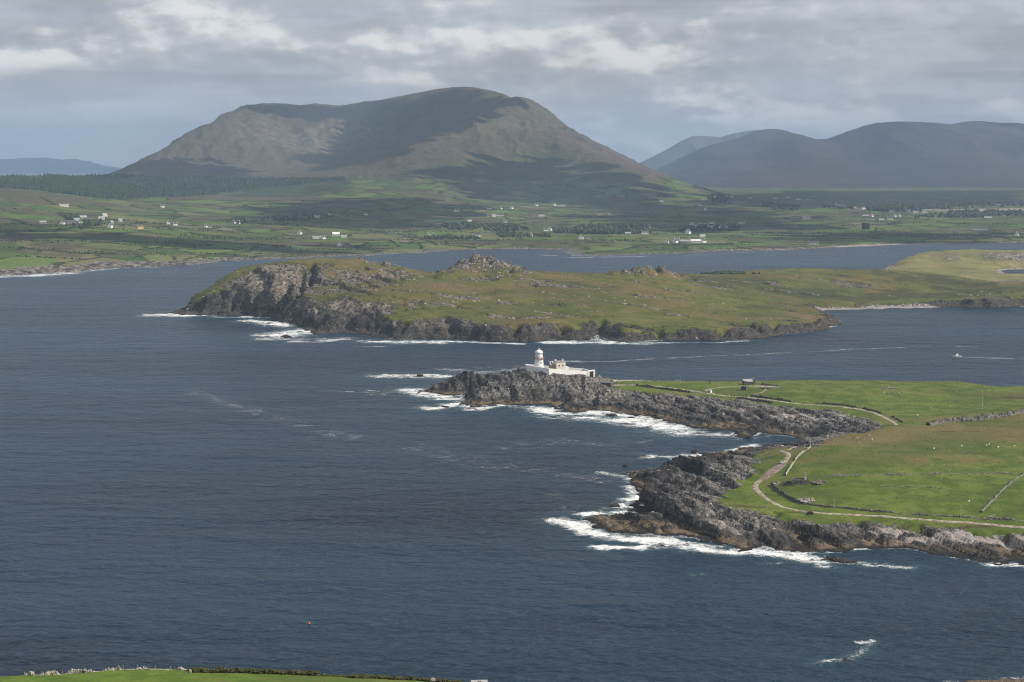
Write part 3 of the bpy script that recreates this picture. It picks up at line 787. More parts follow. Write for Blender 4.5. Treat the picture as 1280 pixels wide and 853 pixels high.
# ------------------------------------------------------------------ the mainland and its mountain
SHORE_E = [(-160, 349), (-60, 347), (0, 345), (60, 341.5), (114, 339), (141, 335), (190, 333), (235, 331), (249, 330), (269, 328), (300, 326), (336, 324.5), (380, 323.5), (425, 320.5), (455, 319.5), (500, 317), (536, 315.5), (583, 312.5), (620, 311.5), (660, 311.5), (704, 312), (711, 317), (716, 320), (744, 320),
           (790, 319), (855, 317), (880, 315.5), (917, 314), (960, 313), (991, 312), (1012, 311.5), (1035, 310), (1065, 308.5), (1105, 307), (1145, 305.5), (1186, 304.5), (1280, 304), (1440, 304)]
shore_e = [G(a, b)[:2] for a, b in SHORE_E] + [(6500, 5200), (6500, 15000), (-6500, 15000), (-4200, 5200), (-1700, 3100)]
ctl_e = [Q(a, b, y * 1000.0) for a, b, y in [
    (0, 330, 2.95), (0, 318, 3.1), (0, 300, 3.4), (0, 275, 3.9), (0, 262, 4.3), (0, 250, 4.7), (0, 240, 5.3), (0, 222.5, 6.8), (0, 230, 8.3), (-160, 300, 3.4), (-160, 240, 5.0), (-160, 221, 7),
    (100, 322, 3.12), (100, 300, 3.5), (100, 275, 4.2), (100, 252, 5.0), (100, 245, 5.6), (100, 222, 7.0), (100, 228, 8.3), (200, 312, 3.4), (200, 290, 3.9), (200, 270, 4.8), (200, 248, 5.8), (200, 222, 7.2),
    (300, 300, 3.9), (300, 280, 4.6), (300, 262, 5.5), (300, 245, 6.2), (300, 222.5, 7.5), (350, 312, 3.6), (400, 303, 3.9), (400, 280, 4.7), (400, 262, 5.6), (400, 245, 6.5), (400, 227, 7.6),
    (500, 300, 4.0), (500, 280, 4.9), (500, 260, 5.8), (500, 240, 6.6), (500, 222, 7.4), (500, 208, 8.0), (470, 214, 7.9), (440, 220, 7.8), (540, 200, 8.3), (570, 186, 8.6), (600, 168, 9.0), (625, 155, 9.3), (640, 147, 9.55), (655, 146, 9.7),
    (580, 109, 10.5), (555, 112, 10.55), (530, 117, 10.6), (490, 124, 10.7), (450, 129, 10.8), (415, 133, 10.85), (380, 134, 10.85), (350, 131, 10.7), (325, 131, 10.55), (300, 136, 10.4), (275, 146, 10.2), (250, 163, 10.0), (220, 180, 9.75), (180, 200, 9.4), (135, 221, 9.0), (100, 226, 8.8),
    (610, 113, 10.4), (630, 120, 10.25), (660, 133, 10.0), (690, 152, 9.7), (715, 166, 9.5), (740, 179, 9.3), (780, 197, 9.0), (820, 217, 8.7), (850, 232, 8.45), (872, 241, 8.3),
    (700, 185, 8.75), (650, 185, 8.6), (660, 200, 8.2), (700, 210, 8.0), (750, 216, 7.95), (800, 232, 7.7), (650, 230, 7.5), (550, 217, 7.8), (590, 205, 8.1), (600, 250, 6.8), (700, 250, 6.9), (800, 252, 7.0), (720, 235, 7.4),
    (520, 180, 10.15), (500, 195, 9.7), (450, 203, 9.3), (400, 195, 9.6), (420, 165, 10.35), (540, 150, 10.3), (590, 145, 10.15), (350, 182, 9.8), (300, 200, 9.3), (250, 214, 8.9), (400, 214, 8.8), (350, 158, 10.25), (300, 170, 9.95), (480, 160, 10.45), (620, 137, 10.0),
    (560, 270, 5.6), (600, 290, 4.5), (700, 290, 4.5), (700, 270, 5.6), (800, 300, 4.0), (800, 280, 5.0), (800, 265, 6.1), (900, 300, 4.0), (900, 280, 5.0), (900, 262, 6.2), (900, 250, 7.2), (890, 244, 7.9), (940, 246, 8.0), (1000, 290, 4.5), (1000, 270, 5.7), (1000, 256, 7.2), (1000, 250, 8.0),
    (1100, 290, 4.5), (1100, 272, 5.5), (1110, 262, 6.1), (1100, 254, 7.5), (1200, 290, 4.5), (1200, 270, 5.8), (1200, 262.8, 6.5), (1200, 251, 8.0), (1280, 290, 4.5), (1280, 262, 6.6), (1280, 251, 8.0), (1440, 290, 4.5), (1440, 251, 8.0)]]
ctl_e += [(-3300, 10500, 60), (-2500, 12500, 40), (-600, 12500, 150), (600, 12500, 40), (1000, 11800, 20), (300, 11800, 120), (1500, 11000, 60), (3000, 11500, 20), (4500, 11500, 15), (2200, 9500, 12), (3200, 9500, 8), (1700, 12800, 60), (4800, 8500, 10), (-3500, 8500, 70), (-2900, 9800, 70), (-2700, 10600, 60)]
for a, b, y, back, drop in [(580, 109, 10.5, 900, 190), (530, 117, 10.6, 800, 150), (490, 124, 10.7, 800, 140), (450, 129, 10.8, 800, 140), (415, 133, 10.85, 800, 140), (380, 134, 10.85, 800, 140), (350, 131, 10.7, 800, 140), (325, 131, 10.55, 800, 140), (300, 136, 10.4, 800, 150), (275, 146, 10.2, 800, 150), (250, 163, 10.0, 700, 130), (220, 180, 9.75, 700, 120), (180, 200, 9.4, 600, 90), (135, 221, 9.0, 600, 40), (610, 113, 10.4, 900, 180), (630, 120, 10.25, 800, 160), (660, 133, 10.0, 800, 150), (690, 152, 9.7, 800, 150), (715, 166, 9.5, 800, 140), (740, 179, 9.3, 800, 120), (780, 197, 9.0, 800, 100), (820, 217, 8.7, 800, 70), (850, 232, 8.45, 800, 30)]:
    q = Q(a, b, y * 1000.0); k = 1 + back / q[1]
    ctl_e.append((q[0] * k, q[1] * k, q[2] - drop))
us = np.linspace(R(-19.5), R(19.5), 860)
vs = np.linspace(math.log(2780), math.log(12800), 430)
A, L = np.meshgrid(us, vs)
X = np.sin(A) * np.exp(L); Y = np.cos(A) * np.exp(L)
Dw = signed(X + 16 * fbm(X / 90, Y / 90, 3, 541), Y + 16 * fbm(X / 90, Y / 90, 3, 551), shore_e)
Z = np.maximum(tps(ctl_e, X, Y, 0.0005), 2.5) * smooth(Dw, -5, 60) ** 0.7
plain_ = smooth(Y, 7400, 9000) * smooth(X, 950, 1500)
Z = Z * (1 - plain_) + plain_ * np.minimum(Z, 5 + 3 * fbm(X / 700, Y / 700, 3, 567))
high = smooth(Z, 60, 260)
spur = [Q(a, b, y)[:2] for a, b, y in [(440, 221, 7800), (470, 214, 7900), (500, 208, 8050), (540, 200, 8300), (570, 186, 8600), (600, 168, 9000), (625, 155, 9300), (645, 148, 9550)]]
hump = [Q(a, b, y)[:2] for a, b, y in [(560, 212, 7900), (600, 200, 8150), (650, 188, 8550), (690, 188, 8700), (740, 202, 8300), (800, 224, 7900)]]
ds = seg_dist(X, Y, spur); dh = seg_dist(X, Y, hump)
Z = Z + 112 * np.exp(-(ds / 190) ** 2) * smooth(Z, 120, 220) + 62 * np.exp(-(dh / 190) ** 2)
Z = Z + high * (17 * (ridged(X / 330 + .3 * Y / 420, Y / 800, 5, 521) - .5) + 8 * (ridged(X / 120, Y / 420, 3, 525) - .5) + 12 * fbm(X / 800, Y / 800, 4, 531)) * np.clip(1 - smooth(Z, 430, 640) * .8, 0, 1) + smooth(Dw, 60, 400) * (1 - high) * (2.4 * fbm(X / 260, Y / 260, 4, 561)) * np.clip(Z / 14, 0.2, 1.6)
Z = np.where(Dw > 0, np.maximum(Z, 0.5), -3.0)
LANDS = [Field(us, vs, Z, True)]
MAIN = LANDS[0]


def patches(items):
    s = np.zeros(X.shape)
    for poly, a, blur in items:
        p = gpoly(poly)
        d = signed(X + blur * .8 * fbm(X / (blur * 2.5), Y / (blur * 2.5), 3, 571), Y + blur * .8 * fbm(X / (blur * 2.5), Y / (blur * 2.5), 3, 577), p)
        s = s + a * smooth(d, -blur, blur)
    return s


moor = smooth(Z + 25 * fbm(X / 300, Y / 300, 4, 581), 75, 150)
moor = moor + patches([([(0, 237), (60, 241), (120, 250), (110, 256), (60, 256), (0, 254)], .9, 60), ([(215, 246), (300, 244), (400, 246), (395, 250), (300, 251), (200, 251)], .8, 60), ([(0, 256), (60, 262), (85, 272), (40, 270), (0, 268)], .5, 50),
                       ([(440, 298), (497, 297), (497, 301), (430, 303)], .7, 40), ([(420, 262), (600, 245), (600, 256), (500, 262)], .35, 60), ([(0, 287), (30, 290), (40, 304), (10, 304), (0, 298)], .9, 35), ([(700, 302), (745, 301), (740, 306), (700, 307)], .7, 30),
                       ([(300, 268), (420, 252), (420, 272), (330, 282)], .4, 60), ([(870, 240), (1000, 244), (990, 254), (890, 250)], .3, 60)])
moor = moor + .4 * smooth(Y, 7300, 8300) * smooth(X, 700, 1100)
moor = np.clip(moor, 0, 1)
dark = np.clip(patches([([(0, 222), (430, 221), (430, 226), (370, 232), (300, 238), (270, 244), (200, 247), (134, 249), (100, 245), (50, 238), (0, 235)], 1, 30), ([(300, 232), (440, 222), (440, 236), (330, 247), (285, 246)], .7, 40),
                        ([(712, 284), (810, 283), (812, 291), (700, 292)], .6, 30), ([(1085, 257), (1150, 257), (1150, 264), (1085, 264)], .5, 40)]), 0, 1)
shore_rock = smooth(Dw, 46 + 26 * smooth(X, -300, -900), 8)
sandy = np.clip(patches([([(1040, 309.5), (1060, 306.8), (1110, 305.3), (1190, 303), (1180, 305), (1110, 308), (1060, 310)], .9, 12), ([(425, 321), (540, 314.8), (700, 311), (700, 313), (540, 317), (455, 321)], .6, 12), ([(860, 317), (990, 310.8), (990, 313), (860, 319)], .7, 12),
                         ([(1120, 261.3), (1290, 260.3), (1290, 263.2), (1120, 263.4)], 1.0, 60)]), 0, 1)
scree = np.clip(patches([([(330, 150), (470, 150), (470, 175), (400, 200), (340, 190), (300, 170)], .55, 120), ([(640, 247), (700, 236), (705, 243), (690, 250)], .5, 50), ([(620, 150), (690, 150), (700, 160), (640, 165)], .3, 60)]), 0, 1)
heath = np.clip(patches([([(690, 150), (740, 176), (800, 204), (870, 240), (850, 240), (780, 208), (715, 180), (680, 165)], 1.0, 70), ([(140, 221), (290, 145), (330, 150), (330, 220)], .55, 120), ([(480, 205), (600, 172), (650, 160), (700, 170), (640, 180), (520, 208)], .4, 80)]), 0, 1)
lush = np.clip(patches([([(480, 222), (540, 208), (600, 198), (650, 188), (690, 188), (740, 200), (800, 222), (870, 246), (860, 266), (700, 256), (600, 256), (500, 240)], 1.0, 60), ([(430, 222), (520, 210), (560, 216), (560, 235), (440, 240)], .7, 60)]), 0, 1)
me = grid_mesh('mainland', X, Y, Z, Dw > -30, {'moor': moor, 'dark': dark, 'shore': shore_rock, 'sandy': sandy, 'scree': scree, 'heath': heath, 'lush': lush})
mm, t, bs = material('mainland_fields_and_moor')
g = t.node('ShaderNodeNewGeometry'); pos = g.outputs['Position']
warp = t.node('ShaderNodeVectorMath', operation='MULTIPLY_ADD')
wn = t.node('ShaderNodeTexNoise'); wn.inputs['Scale'].default_value = 0.006; wn.inputs['Detail'].default_value = 2
t.l.new(pos, wn.inputs['Vector'])
t.l.new(wn.outputs['Color'], warp.inputs[0]); warp.inputs[1].default_value = (90, 90, 0); t.l.new(pos, warp.inputs[2])
flat = t.mapping(warp.outputs[0], rot=(0, 0, R(17)), scale=(1 / 85.0, 1 / 150.0, 0))
vc = t.voronoi(flat, 1.0, 'F1', 0.85)
ve = t.voronoi(flat, 1.0, 'DISTANCE_TO_EDGE', 0.85)
sc = t.node('ShaderNodeSeparateColor'); t.l.new(vc.outputs['Color'], sc.inputs[0])
n1 = t.noise(pos, 0.004, 4, 0.55); n2 = t.noise(pos, 0.02, 5, 0.65); n3 = t.noise(pos, 0.11, 4, 0.65)
fld = t.ramp(sc.outputs[0], [(0.0, (0.045, 0.078, 0.018)), (0.25, (0.072, 0.120, 0.024)), (0.5, (0.105, 0.170, 0.032)), (0.7, (0.145, 0.155, 0.052)), (0.85, (0.078, 0.092, 0.036)), (1.0, (0.175, 0.160, 0.072))])
fld = t.mix(t.step(t.math('ADD', n1, t.math('MULTIPLY', n2, .3)), 0.60, 0.82), fld, (0.088, 0.075, 0.040))
fld = t.mix(t.math('MULTIPLY', t.step(n3, 0.45, 0.75), 0.5), fld, (0.045, 0.058, 0.02))
hedge = t.math('MULTIPLY', t.step(ve.outputs['Distance'], 0.075, 0.03), t.step(t.noise(pos, 0.012, 3, 0.5), 0.40, 0.55))
fld = t.mix(t.math('MULTIPLY', hedge, 0.85), fld, (0.020, 0.026, 0.012))
mr = t.ramp(t.math('ADD', t.math('MULTIPLY', n1, .5), t.math('MULTIPLY', n2, .5)), [(0.35, (0.050, 0.056, 0.024)), (0.48, (0.088, 0.076, 0.040)), (0.60, (0.118, 0.098, 0.052)), (0.72, (0.078, 0.086, 0.032))])
mr = t.mix(t.math('MULTIPLY', t.step(n3, 0.48, 0.7), 0.45), mr, (0.042, 0.036, 0.024))
mr = t.mix(t.math('MULTIPLY', t.attr('heath'), 0.75), mr, t.mix(t.step(n2, .35, .65), (0.092, 0.062, 0.054), (0.130, 0.098, 0.082)))
mr = t.mix(t.math('MULTIPLY', t.attr('scree'), t.step(n2, 0.42, 0.6)), mr, (0.19, 0.155, 0.105))
mo = t.step(t.math('ADD', t.attr('moor'), t.math('MULTIPLY', t.math('SUBTRACT', n2, .5), .6)), 0.35, 0.65)
mr = t.mix(t.math('MULTIPLY', t.attr('lush'), t.step(n2, .36, .58, .95, .45)), mr, t.mix(t.step(n1, .4, .6), (0.040, 0.062, 0.020), (0.078, 0.092, 0.030)))
c = t.mix(mo, fld, mr)
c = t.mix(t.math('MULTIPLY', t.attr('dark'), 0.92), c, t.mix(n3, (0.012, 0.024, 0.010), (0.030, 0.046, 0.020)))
srk = t.mix(t.step(n3, 0.4, 0.62), (0.045, 0.040, 0.034), (0.21, 0.185, 0.155))
c = t.mix(t.step(t.math('ADD', t.attr('shore'), t.math('MULTIPLY', t.math('SUBTRACT', n3, .5), .9)), 0.42, 0.58), c, srk)
c = t.mix(t.step(t.attr('sandy'), .3, .7), c, t.mix(n3, (0.26, 0.225, 0.18), (0.36, 0.31, 0.25)))
t.put(bs.inputs['Base Color'], c)
bs.inputs['Roughness'].default_value = 0.95; bs.inputs['Specular IOR Level'].default_value = 0.1
b = t.node('ShaderNodeBump'); b.inputs['Distance'].default_value = 14.0; b.inputs['Strength'].default_value = 0.8
t.put(b.inputs['Height'], t.math('ADD', t.math('MULTIPLY', n2, t.math('MULTIPLY_ADD', mo, 1.2, .25)), t.math('MULTIPLY', n3, .35)))
t.l.new(b.outputs[0], bs.inputs['Normal'])
tag(new_obj('mainland_ground', me, mm), kind='structure')


# ------------------------------------------------------------------ far ranges
def far_range(name, crest, y0, depth, mat, seed, foot):
    """a range whose crest is given as pixel pairs at about y0 metres"""
    pts = [Q(a, b, y0) for a, b in crest]
    xs = np.array([p[0] for p in pts]); hs = np.array([p[2] for p in pts])
    ux = np.linspace(xs[0], xs[-1], 300); vy = np.linspace(-1, 1, 120)
    XX, VV = np.meshgrid(ux, vy)
    # piecewise smooth crest
    Hc = np.interp(ux, xs, hs)
    k = np.ones(3) / 3
    Hc = np.convolve(np.pad(Hc, 1, mode='edge'), k, 'valid') + 9 * fbm(ux / 420, ux * 0 + .5, 4, seed + 7)
    prof = np.where(VV < 0, (1 - np.abs(VV)) ** 1.15, (1 - np.abs(VV)) ** 0.9)
    YY = y0 + VV * depth
    spur = ridged(XX / (depth * .28), YY / (depth * .9), 4, seed)
    ZZ = foot + (Hc[None] - foot) * prof * (1 - 0.34 * np.clip(np.abs(VV) * 2.2, 0, 1) * (0.8 - spur) * (1 - np.abs(VV)))
    ZZ = ZZ + 10 * fbm(XX / 500, YY / 500, 4, seed + 3) * np.clip(np.abs(VV) * 6, 0.15, 1) * (ZZ > foot + 5)
    # the outline stays put although the crest line stands further off than its near shoulders
    me = grid_mesh(name, XX, YY, ZZ, None)
    return tag(new_obj(name, me, mat), kind='structure')


def far_mat(name, a, b, c):
    m, t, bs = material(name)
    g = t.node('ShaderNodeNewGeometry'); pos = g.outputs['Position']
    n1 = t.noise(pos, 0.0012, 5, 0.6); n2 = t.noise(pos, 0.01, 4, 0.6)
    col = t.mix(t.step(n1, .35, .65), a, b)
    col = t.mix(t.math('MULTIPLY', t.step(n2, .45, .7), .6), col, c)
    t.put(bs.inputs['Base Color'], col); bs.inputs['Roughness'].default_value = 1.0; bs.inputs['Specular IOR Level'].default_value = 0
    bu = t.node('ShaderNodeBump'); bu.inputs['Distance'].default_value = 40.0; t.put(bu.inputs['Height'], n1); t.l.new(bu.outputs[0], bs.inputs['Normal'])
    return m


blue_hill = far_mat('far_hill_heather', (0.046, 0.044, 0.044), (0.076, 0.066, 0.060), (0.036, 0.034, 0.032))
tan_hill = far_mat('far_hill_moor', (0.075, 0.068, 0.050), (0.105, 0.088, 0.064), (0.065, 0.056, 0.038))
far_range('far_hills', [(760, 236), (800, 224), (840, 206), (880, 184), (910, 177), (930, 170), (945, 163), (960, 159.5), (975, 161), (1000, 168), (1020, 174), (1035, 174), (1050, 168), (1072, 158), (1090, 153.5), (1110, 152.5), (1150, 154), (1180, 157), (1198, 153), (1215, 151), (1240, 153), (1265, 154), (1290, 156), (1340, 168), (1440, 190), (1600, 225)], 15500, 3900, blue_hill, 701, 4)
far_range('far_hills', [(700, 225), (760, 212), (800, 203), (830, 189), (850, 177), (866, 169), (880, 169), (900, 171), (920, 166.5), (940, 163), (960, 162), (1000, 176), (1060, 200), (1120, 215)], 20500, 2200, tan_hill, 721, 4)
far_range('far_hills', [(-260, 215), (-160, 205), (-60, 202), (0, 199), (30, 197.5), (55, 197), (75, 199.5), (95, 198), (110, 203), (140, 211), (180, 216), (260, 224)], 27500, 2600, blue_hill, 741, 2)

# ------------------------------------------------------------------ the sea
rows = np.concatenate([np.linspace(-900, 560, 40), np.arange(566, 1120, 2.0), np.arange(1120, 2320, 3.2), np.linspace(2326, 4200, 170), np.geomspace(4250, 32500, 40)])
fine = np.linspace(-1, 1, 620)
X = np.zeros((len(rows), 660)); Y = np.zeros_like(X)
for i, r in enumerate(rows):
    half = max(r, 500) * 0.335
    out = 17500.0
    side = half + (out - half) * np.linspace(0, 1, 21)[1:] ** 2
    X[i] = np.concatenate([-side[::-1], fine * half, side]); Y[i] = r
FOAM = [([(478, 470), (500, 470.5), (525, 470), (552, 470.5)], 4.5, 1.0), ([(516, 488), (540, 495), (562, 498), (585, 497)], 5.5, 1.0), ([(540, 510), (560, 508), (575, 504), (592, 511)], 4.5, 1.0), ([(600, 510), (625, 507.5), (660, 508)], 3, .85),
        ([(676, 513), (700, 519), (730, 521), (760, 522), (790, 527), (815, 531), (850, 540)], 7.5, 1.05), ([(740, 515), (780, 521), (810, 526), (838, 533)], 7, 1.0), ([(800, 528), (830, 536), (845, 541)], 7, .9), ([(850, 537), (880, 542), (920, 547)], 4, .8), ([(960, 543), (996, 548)], 2, .45), ([(930, 548), (960, 546)], 2, .6),
        ([(812, 571), (840, 572), (866, 570)], 3.5, .9), ([(845, 577), (862, 581)], 3, .8), ([(905, 566), (922, 562), (940, 557)], 2.5, 1.0), ([(870, 575), (880, 567)], 2.5, .8), ([(754, 592), (785, 595)], 3, .85), ([(792, 596), (788, 606), (794, 617)], 3, .8), ([(798, 621), (785, 634), (768, 641), (735, 644)], 4.5, 1.05), ([(792, 645), (760, 642)], 4, .9),
        ([(700, 651), (722, 656), (745, 668), (785, 675), (830, 676)], 5, 1.1), ([(752, 684), (800, 684), (845, 681), (880, 687), (925, 692)], 3.4, 1.1), ([(820, 675), (865, 682)], 5, 1.0), ([(940, 689), (985, 697), (1012, 700)], 4, 1.05), ([(950, 704), (978, 704)], 1.4, .8), ([(1000, 694), (1022, 699), (1034, 707)], 3, 1.0), ([(1035, 698), (1060, 705)], 2.2, .8), ([(1072, 705), (1108, 707), (1142, 709)], 2.2, 1.0), ([(1236, 706), (1262, 706), (1300, 708)], 2.4, .9), ([(868, 679), (950, 690), (1000, 692)], 2.5, .9),
        ([(196, 394), (230, 394.5), (268, 393)], 6, 1.1), ([(270, 396), (332, 397)], 4, .85), ([(310, 402), (335, 403), (352, 407)], 6, 1.0), ([(344, 420), (365, 417), (388, 413)], 8, 1.05), ([(328, 424), (380, 425), (432, 424)], 4, .75), ([(372, 427), (400, 427), (432, 423)], 4, .8), ([(465, 427), (500, 428), (562, 428)], 5, .95), ([(446, 434), (480, 433)], 2, .6), ([(540, 427), (600, 428), (652, 430)], 3, .8), ([(688, 428), (742, 428), (800, 429)], 5, 1.0), ([(800, 429), (900, 428), (955, 425)], 2.5, .65),
        ([(700, 453), (760, 452), (850, 447), (960, 442.5), (1060, 437), (1160, 433)], 1.6, .62), ([(560, 462), (600, 466), (650, 461)], 6, .55), ([(690, 452), (720, 452)], 2.5, .7), ([(600, 459), (660, 457)], 4, .45), ([(1200, 446.8), (1240, 448), (1290, 449)], 1.3, .8), ([(240, 490), (310, 512), (380, 532), (440, 548)], 5, .42), ([(430, 489), (480, 492), (530, 487)], 8, .42), ([(460, 488), (468, 488)], 1.4, .9), ([(520, 560), (600, 580), (680, 590), (750, 600)], 10, .34), ([(640, 560), (700, 552), (760, 555)], 8, .38), ([(690, 620), (720, 640), (700, 650)], 6, .35), ([(800, 553), (815, 551)], 1.4, .7),
        ([(1022, 829), (1040, 825), (1058, 824), (1070, 819), (1086, 806)], 1.3, .95), ([(1072, 803), (1090, 802)], .9, .9), ([(866, 718), (878, 718)], .9, .85), ([(1150, 640), (1151, 640)], .1, 0), ([(720, 300), (724, 300)], .1, 0), ([(682, 319), (690, 319.5)], 5, .7), ([(0, 346), (40, 345), (80, 342)], 9, .95), ([(80, 342), (140, 336)], 6, .7), ([(150, 335), (200, 334)], 6, .6), ([(716, 322), (800, 321)], 6, .6), ([(860, 319), (990, 313)], 5, .5), ([(1190, 855), (1240, 852), (1290, 848)], 1.5, .8), ([(1195, 434), (1215, 433)], 1.5, .55)]
foam = np.zeros(X.shape); halo = np.zeros(X.shape)
near = (Y > 560) & (Y < 4300) & (np.abs(X) < 0.34 * Y + 60)
xn, yn = X[near], Y[near]
fn = np.zeros(xn.shape); hn = np.zeros(xn.shape)
for pts, w, a in FOAM:
    gp = [G(p, q)[:2] for p, q in pts]
    w = w * float(np.clip((np.mean([p[1] for p in gp]) / 1000) ** .8, .9, 1.7)) if w > 2 else w
    px = np.array([p[0] for p in gp]); py = np.array([p[1] for p in gp])
    m = (xn > px.min() - 8 * w - 20) & (xn < px.max() + 8 * w + 20) & (yn > py.min() - 8 * w - 20) & (yn < py.max() + 8 * w + 20)
    if not m.any() or a == 0: continue
    d = seg_dist(xn[m], yn[m], gp)
    fn[m] = np.maximum(fn[m], a * np.exp(-(d / (2.5 * w)) ** 2))
    if a > .8: hn[m] = np.maximum(hn[m], np.exp(-(d / (3.6 * w)) ** 2))
for poly, reach, a in ((shore_b, 4.0, .55), (shore_c, 6.0, .5), (shore_e, 9.0, .45), (shore_d, 6, .2), (shore_a, 4, .4)):
    d = -signed(xn, yn, poly)
    fn = np.maximum(fn, a * np.exp(-np.clip(d, 0, 1e9) / reach) * (0.4 + 0.9 * (fbm(xn / 60, yn / 60, 2, 801) > -0.1)))
foam[near] = fn; halo[near] = hn
Z = np.zeros(X.shape)
Z[near] = (0.35 * fbm(xn / 22, yn / 13, 2, 811) + 1.0 * hn * np.clip(fbm(xn / 9, yn / 6, 3, 821), -.2, 1)) * smooth(yn, 560, 640)
me = grid_mesh('sea', X, Y, Z, None, {'foam': foam, 'halo': halo})
sm, t, bs = material('sea_water')
g = t.node('ShaderNodeNewGeometry'); pos = g.outputs['Position']
p2 = t.mapping(pos, rot=(0, 0, R(12)), scale=(0.55, 1.0, 1))
w0 = t.noise(t.mapping(pos, rot=(0, 0, R(20)), scale=(0.3, 1, 1)), 0.022, 3, .5, .4)
w1 = t.noise(p2, 0.085, 3, 0.55, 0.3); w2 = t.noise(p2, 0.33, 4, 0.6, 0.3); w3 = t.noise(p2, 1.1, 3, 0.6)
pat = t.noise(t.mapping(pos, rot=(0, 0, R(-28)), scale=(0.35, 1.0, 1)), 0.0045, 5, 0.6, 0.6)
pat2 = t.noise(t.mapping(pos, rot=(0, 0, R(-35)), scale=(0.22, 1.0, 1)), 0.02, 5, 0.62, 0.8)
deep = t.mix(t.step(pat, 0.36, 0.64), (0.002, 0.011, 0.025), (0.011, 0.031, 0.059))
deep = t.mix(t.math('MULTIPLY', t.step(pat2, .5, .75), .5), deep, (0.022, 0.042, 0.064))
deep = t.mix(t.math('MULTIPLY', t.step(t.math('ADD', t.math('MULTIPLY', w2, .6), t.math('MULTIPLY', w3, .4)), .46, .60), .6), deep, (0.032, 0.056, 0.088))  # brighter and darker wavelet faces put into the water colour
deep = t.mix(t.math('MULTIPLY', t.attr('halo'), 0.34), deep, (0.035, 0.100, 0.112))
fine_n = t.math('ADD', t.math('MULTIPLY', t.noise(p2, 0.22, 5, 0.7, 1.2), 0.5), t.math('MULTIPLY', t.noise(pos, 0.9, 4, 0.7, 1.0), 0.5))
brk = t.step(t.noise(p2, 0.055, 4, .6, .5), .34, .58, .45, 1.12)
fo = t.math('MULTIPLY', t.attr('foam'), brk)
fv = t.math('ADD', fo, t.math('MULTIPLY', t.math('SUBTRACT', fine_n, 0.5), 3.3))
white = t.math('MULTIPLY', t.step(fv, 0.40, 1.15), t.step(t.attr('foam'), 0.04, 0.22))
_caps = None if True else t.math('MULTIPLY', t.step(t.math('MULTIPLY', t.noise(p2, 0.22, 3, .5), t.math('ADD', t.noise(pos, .012, 3, .5), .5)), 0.705, 0.74), 0.6)
t.put(bs.inputs['Base Color'], t.mix(white, deep, (0.80, 0.81, 0.80)))
t.put(bs.inputs['Roughness'], t.math('MULTIPLY_ADD', white, 0.5, 0.28))
bs.inputs['IOR'].default_value = 1.33
t.put(bs.inputs['Specular IOR Level'], t.math('MULTIPLY_ADD', white, -0.1, 0.17))
b = t.node('ShaderNodeBump'); b.inputs['Distance'].default_value = 5.0; b.inputs['Strength'].default_value = 1.0
t.put(b.inputs['Height'], t.math('ADD', t.math('ADD', t.math('MULTIPLY_ADD', w0, 1.6, w1), t.math('MULTIPLY', w2, .42)), t.math('MULTIPLY', w3, .12)))
t.l.new(b.outputs[0], bs.inputs['Normal'])
tag(new_obj('sea', me, sm), kind='structure')

# ------------------------------------------------------------------ air
bm = MB().box((0, 15950, 402.5), (35200, 33900, 815))
hm = bpy.data.materials.new('haze_air'); hm.use_nodes = True
t = NT(hm.node_tree); t.n.clear()
pv = t.node('ShaderNodeVolumePrincipled')
pv.inputs['Color'].default_value = (0.50, 0.71, 1.0, 1)
pv.inputs['Density'].default_value = 4.9e-5
pv.inputs['Anisotropy'].default_value = 0.1
ho = t.node('ShaderNodeOutputMaterial'); t.l.new(pv.outputs[0], ho.inputs['Volume'])
tag(bm.build('haze', hm), kind='stuff')

# ------------------------------------------------------------------ unseen cloud slabs added above the view, outlined to throw chosen shadows below
LANDS = [MAIN]
shadow_cloud_mat, t, bs = material('shadow_cloud_white')
bs.inputs['Base Color'].default_value = (0.9, 0.9, 0.9, 1); bs.inputs['Roughness'].default_value = 1.0; bs.inputs['Specular IOR Level'].default_value = 0


def shadow_cloud(places, alt, ragged, thick, seed, cut=0.0):
    pts = []
    for x, y, z in places:
        k = (alt - z) / TO_SUN.z
        pts.append((x + TO_SUN.x * k, y + TO_SUN.y * k))
    P = np.array(pts)
    lo = P.min(0) - ragged * 2; hi = P.max(0) + ragged * 2
    stp = max(14.0, max(hi - lo) / 240)
    ux = np.arange(lo[0], hi[0], stp); vy = np.arange(lo[1], hi[1], stp)
    XX, YY = np.meshgrid(ux, vy)
    d = signed(XX, YY, P) + ragged * (1.0 * fbm(XX / (ragged * 2.2), YY / (ragged * 2.2), 6, seed, .72)) - cut * (0.5 + fbm(XX / 160, YY / 160, 4, seed + 5, .6))
    top = alt + thick * np.sqrt(np.clip(d / (ragged * 2.5), 0, 1)) * (1 + .45 * fbm(XX / 150, YY / 150, 4, seed + 8))
    bot = alt - 0.12 * thick * np.sqrt(np.clip(d / ragged, 0, 1)) + 4 * fbm(XX / 60, YY / 60, 3, seed + 9)
    a = grid_mesh('shadow_cloud', XX, YY, np.maximum(top, bot + 2), d > 0); b2 = grid_mesh('shadow_cloud_under', XX, YY, bot, d > 0)
    bm = bmesh.new(); bm.from_mesh(a); bm.from_mesh(b2)
    bm.to_mesh(a); bm.free(); bpy.data.meshes.remove(b2)
    tag(new_obj('shadow_cloud', a, shadow_cloud_mat), kind='structure')


